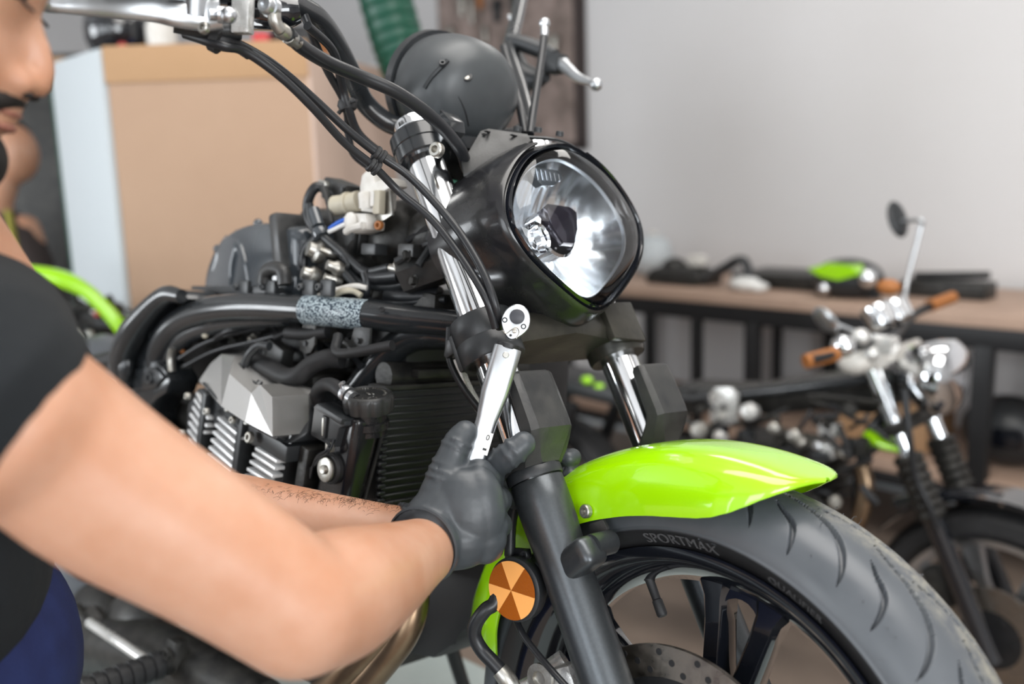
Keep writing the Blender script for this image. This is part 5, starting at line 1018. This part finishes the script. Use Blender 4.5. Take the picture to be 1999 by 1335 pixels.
t = MB(); t.tube([kl(.31, -.06, .0)+V(-.10, 0, -.01), kl(.33, -.02, .03), kl(.33, -.02, .06)+V(.08, 0, .0)], .016, 10, 3, flat=1); t.grid([[V(sin(a)*.33-.0, y, .30+cos(a)*.33) for y in np.linspace(-.06, .06, 7)] for a in np.linspace(-.95, .35, 20)], .004); t.build('front_fender', 'gloss', cafe)
t = MB(); t.box(kl(.14, -.075, -.055), (.05, .05, .10), (V(cos(rk), 0, sin(rk)), YY, ku), .012); t.build('brake_caliper', 'darkmetal', cafe)
hose('brake_hose', [K(1765, 760, -.14), K(1775, 850, -.15), K(1788, 930, -.14), K(1815, 990, -.13), K(1828, 1030, -.12)], .008, 'cable', cafe)
t = MB(); t.box((-1.25, 0, .72), (.55, .20, .05), (nrm((1, 0, -.03)), YY, V(.03, 0, 1)), .02); t.build('seat_base', 'blackpl', cafe)
t = MB()
for s_ in (-1, 1): t.tube([(-1.40, .11*s_, .30), (-1.15, .12*s_, .33), (-.95, .11*s_, .36)], .018, 10, 2); t.tube([(-1.38, .12*s_, .32), (-1.22, .12*s_, .68)], .022, 10, 0)
t.build('swing_arm', 'steel_black', cafe)
t = MB(); t.ell(K(1146, 742, -.08), (.022, .015, .014)); t.ell(K(1170, 755, -.08), (.018, .015, .012)); t.build('tail_cover', 'lime', cafe)
t = MB(); t.tube([(-.75, .12, .30), (-.78, .28, .12), (-.78, .33, .005)], .012, 10, 2); t.build('side_stand', 'steel_black', cafe)

# ------------------------------------------------------------------ lime motorcycle on the left
hub3 = Wz(-150, 900, .31)*V(1, 1, 0); hub3 = V(-1.30, 2.40, 0)
limeb, L3 = bike_frame('lime_motorcycle', hub3, 176)
tag(limeb, 'partly dismantled motorcycle with bright lime green bodywork behind the mechanic', 'motorcycle')
Yl = 0
t = MB(); t.tube([L3(-60, 560, 0), L3(0, 538, 0), L3(60, 536, 0), L3(120, 545, 0), L3(165, 566, 0), L3(195, 592, 0), L3(222, 622, 0), L3(238, 645, 0)], [.026, .030, .032, .030, .024, .022, .022, .020], 16, 5, flat=.8); tf = t.build('tail_fairing', 'lime', limeb)
t = MB(); t.tube([L3(70, 655, -.02), L3(118, 656, -.02)], .017, 14, 0); t.tube([L3(124, 656, -.02), L3(150, 655, -.02)], .017, 14, 0); t.tube([L3(148, 655, -.02), L3(166, 690, -.02)], .012, 10, 0); t.build('damper_body', 'label', limeb)
t = MB(); t.ell(L3(125, 630, -.02), .012); t.ell(L3(190, 613, -.02), .008); t.build('red_terminal', 'red', limeb)
t = MB(); t.box(L3(120, 625, -.14), (.30, .14, .08), None, .015); t.box(L3(150, 690, -.12), (.4, .16, .10), None, .02); lf_ = t.build('subframe', 'darkmetal', limeb)
for k in range(26):
    x = rnd.uniform(30, 230); y = rnd.uniform(570, 710); t = MB(); p = L3(x, y, rnd.uniform(-.06, -.02)); kd = rnd.random()
    if kd < .3: t.ell(p, rnd.uniform(.006, .012)); t.build('fitting', rnd.choice(['zinc', 'alu', 'blackpl']), lf_)
    else: t.tube([p, p+V(rnd.uniform(-.06, .06), -.01, rnd.uniform(-.04, .04)), p+V(rnd.uniform(-.1, .1), 0, rnd.uniform(-.05, .05))], rnd.uniform(.004, .009), 8, 4); t.build('hose', rnd.choice(['blackpl', 'cable', 'darkmetal']), lf_)
c_ = L3(100, 700, 0); spoked_wheel(limeb, c_[0]-.05, .31, .06, 'steel_black', 'rear_wheel', 5, False); spoked_wheel(limeb, c_[0]+1.35, .31, .055, 'steel_black', 'front_wheel', 5, False)
t = MB(); t.tube([V(c_[0]-.05, .09, .31), V(c_[0]+.3, .1, .40), V(c_[0]+.3, .05, .70)], .02, 10, 2); t.tube([V(c_[0]+.3, 0, .72), V(c_[0]+.6, 0, .70), V(c_[0]+1.0, 0, .85), V(c_[0]+1.35, .09, .31)], .022, 10, 2); t.box(V(c_[0]+.7, 0, .45), (.4, .26, .3), None, .03); t.build('frame', 'steel_black', limeb)

# ================================================================== THE MECHANIC
def grp(name, base, label, cat):
    r = empty(name, tuple(base)); tag(r, label, cat); return r
hipc = W(-215, 1400, .86)
man = grp('person', (hipc[0], hipc[1], 0), 'person in a black t-shirt and black gloves holding a silver torque wrench', 'person')
def blob(mb, chain, n=20, sm_=4):       # a chain of (point, radius): tapered tube with round ends
    pts = [np.array(p, float) for p, r in chain]; rs = [r for p, r in chain]
    mb.tube(pts, rs, n, sm_); mb.ell(pts[0], rs[0], None, n, 12); mb.ell(pts[-1], rs[-1], None, n, 12)
# head frame: the face looks right and down
th = radians(19); HF = nrm(V(cos(th), .30, -sin(th))); HL = nrm(np.cross(V(0, 0, 1), HF)); HU = np.cross(HF, HL)      # HL: the man's left (away from us)
NT = W(104, 178, .68)
def hd_(f, l, u): return NT+HF*f+HL*l+HU*u
S_R = W(-60, 765, .575); S_L = W(-125, 640, .98); E_R = W(585, 1190, .672); E_L = W(330, 985, .97); W_R = W(838, 1068, .925); W_L = W(800, 1040, 1.035)
bd = MB()
# skull, face, neck
bd.ell(hd_(-.112, 0, .075), (.096, .078, .098), (HF, HL, HU), 32, 20); bd.ell(hd_(-.084, 0, .010), (.062, .058, .070), (HF, HL, HU), 28, 16); bd.ell(hd_(-.070, 0, -.052), (.040, .038, .028), (HF, HL, HU), 24, 14)
bd.ell(hd_(-.052, 0, .062), (.030, .052, .018), (HF, HL, HU), 24, 12); bd.ell(hd_(-.085, -.045, .005), (.05, .022, .035), (HF, HL, HU)); bd.ell(hd_(-.085, .045, .005), (.05, .022, .035), (HF, HL, HU))
bd.tube([hd_(-.034, 0, .055), hd_(-.020, 0, .035), hd_(-.010, 0, .014), hd_(-.0095, 0, .002)], [.0085, .0085, .0090, .0080], 16, 4); bd.ell(hd_(-.0105, 0, .0015), (.0105, .011, .0095), (HF, HL, HU), 20, 12)
for s_ in (-1, 1): bd.ell(hd_(-.021, .0145*s_, -.001), (.012, .0085, .0105), (HF, HL, HU), 16, 10)
bd.ell(hd_(-.030, 0, -.014), (.014, .018, .012), (HF, HL, HU)); bd.ell(hd_(-.026, 0, -.0235), (.010, .022, .0055), (HF, HL, HU)); bd.ell(hd_(-.029, 0, -.035), (.010, .020, .0062), (HF, HL, HU)); bd.ell(hd_(-.054, 0, -.060), (.020, .022, .018), (HF, HL, HU))
neck0 = hd_(-.16, 0, -.01); NB = (S_R+S_L)/2+V(.02, .0, .035)
blob(bd, [(neck0, .058), ((neck0+NB)/2, .056), (NB, .062)])
# trunk, hips and legs
chest = NB+V(-.10, 0, -.20); waist = (chest+hipc)/2+V(-.10, 0, .02); up_ = V(0, 0, 1); lat = nrm(S_L-S_R)
for c_, a, b, c in ((NB+V(-.02, 0, -.07), .10, .15, .08), (chest, .12, .165, .15), (waist, .115, .14, .14), (hipc+V(0, 0, .02), .13, .155, .12)): bd.ell(c_, (a, b, c), (np.cross(lat, up_), lat, up_), 28, 16)
for s_ in (-1, 1):
    h0 = hipc+lat*.085*s_+V(0, 0, -.05); kn = V(h0[0]+.07, h0[1]+.02*s_, .50); an = V(h0[0]-.03, h0[1]+.03*s_, .09)
    blob(bd, [(h0, .088), ((h0+kn)/2, .075), (kn, .056), ((kn+an)/2+V(-.01, 0, .05), .055), (an, .036)]); blob(bd, [(an+V(-.04, 0, -.04), .038), (an+V(.06, 0, -.05), .038), (an+V(.15, 0, -.06), .028)])
# arms
mU = W(215, 955, .622)
blob(bd, [(NB+lat*-.06+V(0, 0, -.03), .06), (S_R, .064), (W(90, 860, .60), .058), (mU, .0575), (W(420, 1080, .650), .0525), (E_R, .049)])
blob(bd, [(E_R, .049), (W(660, 1160, .722), .0515), (W(735, 1125, .79), .045), (W(800, 1090, .865), .036), (W_R, .032), (W(870, 1040, .93), .030)])
bd.ell(E_R+V(-.004, .0, -.020), (.03, .03, .028))
blob(bd, [(NB+lat*.06+V(0, 0, -.03), .06), (S_L, .060), ((S_L+E_L)/2, .046), (E_L, .041)])
blob(bd, [(E_L, .041), (W(450, 1000, .99), .0425), (W(600, 1020, 1.01), .037), (W_L, .0285), (W(860, 1020, 1.04), .026)])
body = inv_parent(bd.build('body', 'skin', None, remesh=.0042, smooth=9), man); body.name = 'body'
# hair, brow, eye, beard
def addp(mb, n, m, **k): return inv_parent(mb.build(n, m, None, **k), man)
t = MB(); t.ell(hd_(-.122, 0, .088), (.099, .083, .098), (HF, HL, HU), 32, 20); addp(t, 'hair', 'hair', remesh=.005, smooth=3)
t = MB(); t.ell(hd_(-.068, 0, -.064), (.051, .049, .037), (HF, HL, HU), 24, 14); t.ell(hd_(-.092, -.054, -.030), (.058, .021, .040), (HF, HL, HU)); t.ell(hd_(-.100, .047, -.020), (.050, .022, .040), (HF, HL, HU)); t.ell(hd_(-.12, 0, -.035), (.05, .06, .035), (HF, HL, HU))
t.tube([hd_(-.058, -.036, -.040), hd_(-.040, -.026, -.024), hd_(-.0250, -.011, -.0150), hd_(-.0225, 0, -.0140), hd_(-.0250, .011, -.0150), hd_(-.040, .026, -.024), hd_(-.058, .036, -.040)], [.012, .0095, .0080, .0075, .0080, .0095, .012], 10, 4)
t.ell(hd_(-.036, 0, -.055), (.012, .014, .014), (HF, HL, HU)); addp(t, 'beard', 'hair', remesh=.0035, smooth=2)
for s_ in (-1, 1):
    t = MB(); t.tube([hd_(-.022, .012*s_, .072), hd_(-.022, .028*s_, .078), hd_(-.040, .046*s_, .074)], [.004, .0065, .004], 8, 4); addp(t, 'eyebrow', 'hair')
    t = MB(); t.ell(hd_(-.0430, .031*s_, .056), .0125); e = addp(t, 'eye', 'label'); t = MB(); t.ell(hd_(-.034, .031*s_, .052), (.004, .006, .006), (HF, HL, HU)); ch = inv_parent(t.build('iris', 'hair'), man)
    t = MB(); t.tube([hd_(-.038, .018*s_, .053), hd_(-.0275, .030*s_, .056), hd_(-.040, .045*s_, .053)], [.002, .0045, .002], 8, 4); t.tube([hd_(-.029, .024*s_, .054), hd_(-.018, .030*s_, .047)], .001, 5, 0); t.tube([hd_(-.029, .032*s_, .054), hd_(-.019, .038*s_, .047)], .001, 5, 0); addp(t, 'eyelid', 'hair')
    t = MB(); t.ell(hd_(-.0150, .0100*s_, -.0082), (.0062, .0046, .0030), (HF, HL, HU)); addp(t, 'nostril', 'hair')
    t = MB(); t.ell(hd_(-.125, .083*s_, .02), (.018, .008, .032), (HF, HL, HU)); addp(t, 'ear', 'skin')
t = MB(); t.ell(hd_(-.0245, 0, -.0245), (.0085, .020, .0035), (HF, HL, HU)); t.ell(hd_(-.0260, 0, -.0345), (.0085, .018, .0048), (HF, HL, HU)); M['lip'] = mat('lips', (.30, .12, .085), .45); addp(t, 'lips', 'lip')
# t-shirt
t = MB()
for c_, a, b, c in ((NB+V(-.02, 0, -.07), .112, .162, .085), (chest, .135, .178, .16), (waist, .13, .152, .15), ((waist*.7+hipc*.3), .135, .158, .10)): t.ell(c_, (a, b, c), (np.cross(lat, up_), lat, up_), 28, 16)
t.tube([NB+lat*-.03+V(0, 0, -.03), NB*.5+S_R*.5+V(0, 0, -.004), W(-85, 745, .573), W(-28, 794, .585)], [.07, .074, .0745, .0715], 32, 6)
t.tube([NB+lat*.05+V(0, 0, -.03), S_L, S_L*.45+E_L*.55], [.07, .072, .062], 20, 5)
sh1 = addp(t, 'tshirt', 'shirt', remesh=.0038, smooth=4)
t = MB(); hx_ = nrm(W(-28, 794, .585)-W(-85, 745, .573)); t.lathe([(.0700, -.014), (.0728, -.012), (.0728, .005), (.0710, .008), (.0690, .005), (.0690, -.014)], W(-28, 794, .585), hx_, 40, cap=False); inv_parent(t.build('sleeve_hem', 'shirt'), man)
# trousers and shoes
t = MB(); t.ell(hipc+V(.015, 0, .045), (.155, .175, .15), (np.cross(lat, up_), lat, up_), 28, 16)
for s_ in (-1, 1):
    h0 = hipc+lat*.085*s_+V(0, 0, -.05); kn = V(h0[0]+.07, h0[1]+.02*s_, .50); an = V(h0[0]-.03, h0[1]+.03*s_, .11)
    t.tube([h0, (h0+kn)/2, kn, (kn+an)/2+V(-.01, 0, .05), an], [.103, .09, .074, .07, .062], 20, 5)
addp(t, 'trousers', 'navy', remesh=.006, smooth=3)
for s_ in (-1, 1):
    h0 = hipc+lat*.085*s_; an = V(h0[0]-.03, h0[1]+.03*s_, .09); t = MB(); t.tube([an+V(-.05, 0, -.035), an+V(.06, 0, -.042), an+V(.17, 0, -.052)], [.05, .048, .036], 16, 4); t.box(an+V(.055, 0, -.078), (.29, .095, .022), None, .01); addp(t, 'shoe', 'rubber')

# right glove round the wrench
g = MB(); WR_DIR = nrm(W(1003, 640, .962)-W(925, 905, .950))
cuffd = nrm(W(880, 1035, .935)-W(800, 1090, .865))
g.tube([W(824, 1064, .905), W(838, 1054, .918), W(862, 1042, .930), W(885, 1030, .935)], [.0385, .0370, .0345, .034], 24, 4)
blob(g, [(W(850, 1020, .925), .033), (W(880, 975, .932), .029), (W(905, 950, .936), .024)])
blob(g, [(W(870, 1050, .925), .033), (W(915, 1050, .928), .030), (W(945, 1050, .930), .0235)])
g.ell(W(905, 1008, .922), (.038, .024, .048), (RW, FW, UW), 24, 14); g.ell(W(935, 1000, .924), (.027, .022, .046), (RW, FW, UW), 24, 14)
blob(g, [(W(900, 950, .936), .022), (W(935, 930, .940), .0185)]); 
KN = [(948, 933, .942, .0165), (961, 978, .936, .0170), (962, 1026, .930, .0165), (948, 1072, .925, .0150)]
for x, y, d, r in KN:
    blob(g, [(W(905, (y+1010)/2, .932), .024), (W(x, y, d), r)])
    blob(g, [(W(x, y, d), r*.98), (W(x+12, y-2, d+.022), r*.86), (W(x+3, y-4, d+.044), r*.84), (W(x-24, y-6, d+.056), r*.78), (W(x-52, y-6, d+.052), r*.72)], 14)
blob(g, [(W(862, 968, .930), .0235), (W(872, 925, .934), .0190), (W(884, 888, .938), .0160), (W(898, 858, .942), .0148), (W(908, 845, .944), .0132)], 18)
blob(g, [(W(900, 945, .936), .021), (W(878, 915, .936), .016)])
for cx, cy, cd_, r, dx, dy in ((868, 935, .933, .0205, .3, -1), (872, 922, .934, .0192, .35, -1), (876, 908, .936, .0178, .4, -1), (890, 874, .940, .0162, .5, -1), (897, 862, .941, .0155, .5, -1)):
    ax_ = nrm(RW*dx-UW*dy+FW*.1); xx, yy, _ = frame_of(ax_); g.tube([W(cx, cy, cd_)+(xx*cos(a)+yy*sin(a))*r*(1+.02*sin(3*a+cx)) for a in np.linspace(0, 2*pi, 24)], .0013, 6, 0)
gl = addp(g, 'right_glove', 'glove', remesh=.0018, smooth=8)
t = MB(); 
# cuff rim
t.lathe([(.0372, -.0022), (.0392, -.0012), (.0395, .0012), (.0378, .0024), (.0362, .001)], W(824, 1064, .905), nrm(W(838, 1054, .918)-W(824, 1064, .905)), 40, cap=False); inv_parent(t.build('glove_cuff', 'glove'), man)
# left glove round the fork leg
g = MB()
g.tube([W(780, 1038, 1.03), W(810, 1035, 1.035), W(850, 1015, 1.04)], [.033, .031, .030], 20, 4); g.ell(W(900, 985, 1.05), (.045, .022, .040), (RW, FW, UW), 24, 14)
blob(g, [(W(840, 1015, 1.04), .03), (W(930, 960, 1.052), .024)])
blob(g, [(W(905, 955, 1.03), .021), (W(945, 922, .985), .0165), (W(975, 902, .948), .0140), (W(1000, 884, .935), .0135), (W(1022, 866, .937), .0128)], 16)
for x0, y0_, x1, y1, r in ((955, 935, 1113, 893, .0105), (960, 958, 1116, 926, .0110), (958, 985, 1108, 962, .0105), (950, 1010, 1095, 1000, .0095)):
    blob(g, [(W(x0-30, y0_+8, 1.055), r*1.6), (W(x0, y0_, 1.065), r*1.3), (W((x0+x1)/2, (y0_+y1)/2-6, 1.068), r*1.15), (W(x1, y1, 1.045), r*1.02), (W(x1-3, y1+2, 1.025), r*.9)], 12)
for cx, cy, cd_, r, dx, dy in ((955, 915, .972, .0172, 1, -.7), (966, 908, .958, .0165, 1, -.7), (980, 898, .946, .0155, 1, -.75), (992, 890, .938, .0152, 1, -.8), (1006, 879, .936, .0148, 1, -.85)):
    ax_ = nrm(RW*dx-UW*dy); xx, yy, _ = frame_of(ax_); g.tube([W(cx, cy, cd_)+(xx*cos(a)+yy*sin(a))*r*(1+.05*sin(2*a+cx)) for a in np.linspace(0, 2*pi, 24)], .0014, 6, 0)
addp(g, 'left_glove', 'glove', remesh=.0021, smooth=3)
# hairs on the left forearm
t = MB(); rnd = random.Random(9)
for k in range(420):
    x = rnd.uniform(400, 800); top = np.interp(x, [380, 500, 640, 800], [922, 950, 972, 985]); y = top+abs(rnd.gauss(0, 9))-1; dd = np.interp(x, [380, 800], [.975, 1.02])-.028+.03*max(0, 1-(y-top)/14)
    p = W(x, y, dd); q = p+V(rnd.uniform(-.002, .010), -.003, rnd.uniform(.001, .006)); t.tube([p, (p+q)/2+V(0, 0, .0015), q], .00013, 3, 2)
o = addp(t, 'arm_hair', 'hair'); o['kind'] = 'stuff'

# ------------------------------------------------------------------ torque wrench
wr = grp('torque_wrench', W(925, 905, .950), 'silver torque wrench with a round ratchet head, held upright in front of the fork', 'wrench')
WX, WY_, WZ_ = None, None, None
A_ = W(925, 905, .950); C_ = W(1003, 640, .962); wd_ = nrm(C_-A_); toc = nrm(CW-C_); wx = nrm(np.cross(wd_, toc)); wn = np.cross(wx, wd_)       # wx across, wn to the viewer
def wp(s, x=0, n=0, o=C_): return o+wd_*s+wx*x+wn*n
sg = -1 if (wx@RW) < 0 else 1
px = .962/F
hdl = MB()
LN = np.linalg.norm(C_-A_)
prof_ = [(-.0215, .0142, .0105), (-.023, .0145, .011), (-.050, .0147, .0112), (-.070, .0146, .0112), (-.088, .0125, .0110), (-.098, .0112, .0105), (-.125, .0110, .0105), (-LN, .0112, .0105), (-LN-.05, .0112, .0105), (-LN-.085, .0115, .011)]
rings = []
for s, a, b_ in prof_: rings.append([wp(s)+wx*a*np.sign(cos(t))*abs(cos(t))**.62+wn*b_*np.sign(sin(t))*abs(sin(t))**.62 for t in np.linspace(0, 2*pi, 40, endpoint=False)])
hdl.loft(rings); inv_parent(hdl.build('handle', 'satinchrome', ang=50), wr)
t = MB(); t.lathe([(.0118, -.0225), (.0122, -.0205), (.0122, -.0180), (.011, -.017)], C_, wd_, 28); inv_parent(t.build('neck_ring', 'steel_black'), wr)
hd_o = []
for a in np.linspace(0, 2*pi, 64, endpoint=False):
    r = .0160; x = r*sin(a)*.93; s = r*cos(a)*1.18
    if s < 0: x *= 1-.34*(min(1, -s/.0185))**1.6
    hd_o.append((x, s+.006))
hd2 = MB(); hd2.loft([[wp(s*k, x*k, n) for x, s in hd_o] for n, k in ((-.012, .93), (-.0105, .985), (-.004, 1), (.004, 1), (.0062, .985), (.0072, .95))]); hd2 = inv_parent(hd2.build('ratchet_head', 'satinchrome', ang=50), wr)
M['greydisc'] = mat('grey_button', (.035, .037, .045), .45)
def sub(mb, n, m): return mb.build(n, m, hd2)
t = MB(); t.lathe([(.0078, .006), (.0078, .0078), (.0072, .0082)], wp(.0115, 0, 0), wn, 32); sub(t, 'release_button', 'greydisc')
for x in (-.0112, .0092): t = MB(); t.lathe([(.0028, .006), (.0028, .0078), (.0018, .0078), (.0016, .0070)], wp(.0045 if x*sg < 0 else .0035, x, 0), wn, 16); sub(t, 'head_screw', 'steel_black')
t = MB(); t.tube([wp(-.0065, -.0100*1, .0072), wp(-.0085, -.0060, .0074), wp(-.003, -.0015, .0074), wp(.0005, .0030, .0074), wp(-.004, .0065, .0074), wp(-.0105, .0055, .0074)], .0006, 6, 6); t.lathe([(.0025, .0065), (.0025, .0085), (.0015, .009)], wp(-.0035, .0015, 0), wn, 14); sub(t, 'direction_lever', 'zinc')
t = MB(); t.lathe([(.0014, .0066), (.0014, .0076), (.0005, .0076)], wp(-.009, -.001, 0), wn, 10); sub(t, 'lever_pin', 'steel_black')
t = MB(); t.lathe([(.0033, .0106), (.0033, .0118), (.0028, .0122), (.001, .0122)], wp(-.030, 0, 0), wn, 18); inv_parent(t.build('handle_screw', 'zinc'), wr)
t = MB(); t.box(wp(-.122, .0062*sg, .0100), (.009, .0230, .0006), (wx, wd_, wn), 0); lb = inv_parent(t.build('scale_label', 'label'), wr)
vs_, fs_ = text_mesh('0', .008, .0002); t = MB(); t.add([wp(-.116, .0062*sg, .0104)+wx*x*sg+wd_*y+wn*z for x, y, z in vs_], fs_); t.box(wp(-.128, .0062*sg, .0103), (.004, .0022, .0003), (wx, wd_, wn), 0); t.build('label_mark', 'steel_black', lb)

# ------------------------------------------------------------------ a second person far behind on the left
D2 = 3.3
p2h = W(28, 300, D2)
pm2 = grp('person', (p2h[0]-.25, p2h[1], 0), 'person in dark brown clothing with a yellow strap standing far behind the mechanic', 'person')
t = MB(); t.ell(p2h+V(0, 0, 0), (.080, .09, .105), None, 24, 16); blob(t, [(p2h+V(-.03, 0, -.05), .05), (p2h+V(-.10, .02, -.18), .055)]); ch2 = p2h+V(-.18, .03, -.42)
t.ell(ch2+V(-.02, 0, .15), (.20, .13, .10)); t.ell(ch2, (.18, .13, .25)); t.ell(ch2+V(-.02, 0, -.35), (.16, .12, .20))
for s_ in (-1, 1):
    blob(t, [(ch2+V(-.02+.19*s_, 0, .15), .055), (ch2+V(.0+.23*s_, -.02, -.10), .045), (ch2+V(.22*s_, -.12, -.32), .035), (ch2+V(.2*s_, -.16, -.40), .03)])
    blob(t, [(ch2+V(-.02+.09*s_, 0, -.42), .09), (V(ch2[0]-.02+.1*s_, ch2[1], .5), .06), (V(ch2[0]-.02+.1*s_, ch2[1], .08), .04), (V(ch2[0]-.02+.1*s_, ch2[1]-.12, .04), .035)])
inv_parent(t.build('body', 'skin', None, remesh=.012, smooth=4), pm2)
t = MB(); t.ell(ch2+V(-.02, 0, .14), (.215, .145, .115)); t.ell(ch2, (.195, .145, .27)); t.ell(ch2+V(-.02, 0, -.35), (.18, .14, .22))
for s_ in (-1, 1): t.tube([ch2+V(-.02+.17*s_, 0, .15), ch2+V(.0+.23*s_, -.02, -.10), ch2+V(.22*s_, -.10, -.28)], [.07, .058, .05], 14, 3)
inv_parent(t.build('jacket', 'brownfab', None, remesh=.014, smooth=2), pm2)
t = MB()
for s_ in (-1, 1): t.tube([ch2+V(-.02+.09*s_, 0, -.42), V(ch2[0]-.02+.1*s_, ch2[1], .5), V(ch2[0]-.02+.1*s_, ch2[1], .1)], [.10, .08, .07], 14, 3)
inv_parent(t.build('trousers', 'steel_black', None), pm2)
t = MB(); t.ell(p2h+V(-.030, .03, .055), (.075, .085, .075), None, 20, 12); inv_parent(t.build('hair', 'hair'), pm2)
t = MB(); t.tube([ch2+V(.17, -.10, .22), ch2+V(.20, -.14, .05), ch2+V(.20, -.13, -.25), ch2+V(.17, -.12, -.5)], .02, 10, 4, flat=.5); inv_parent(t.build('yellow_strap', 'yellow'), pm2)
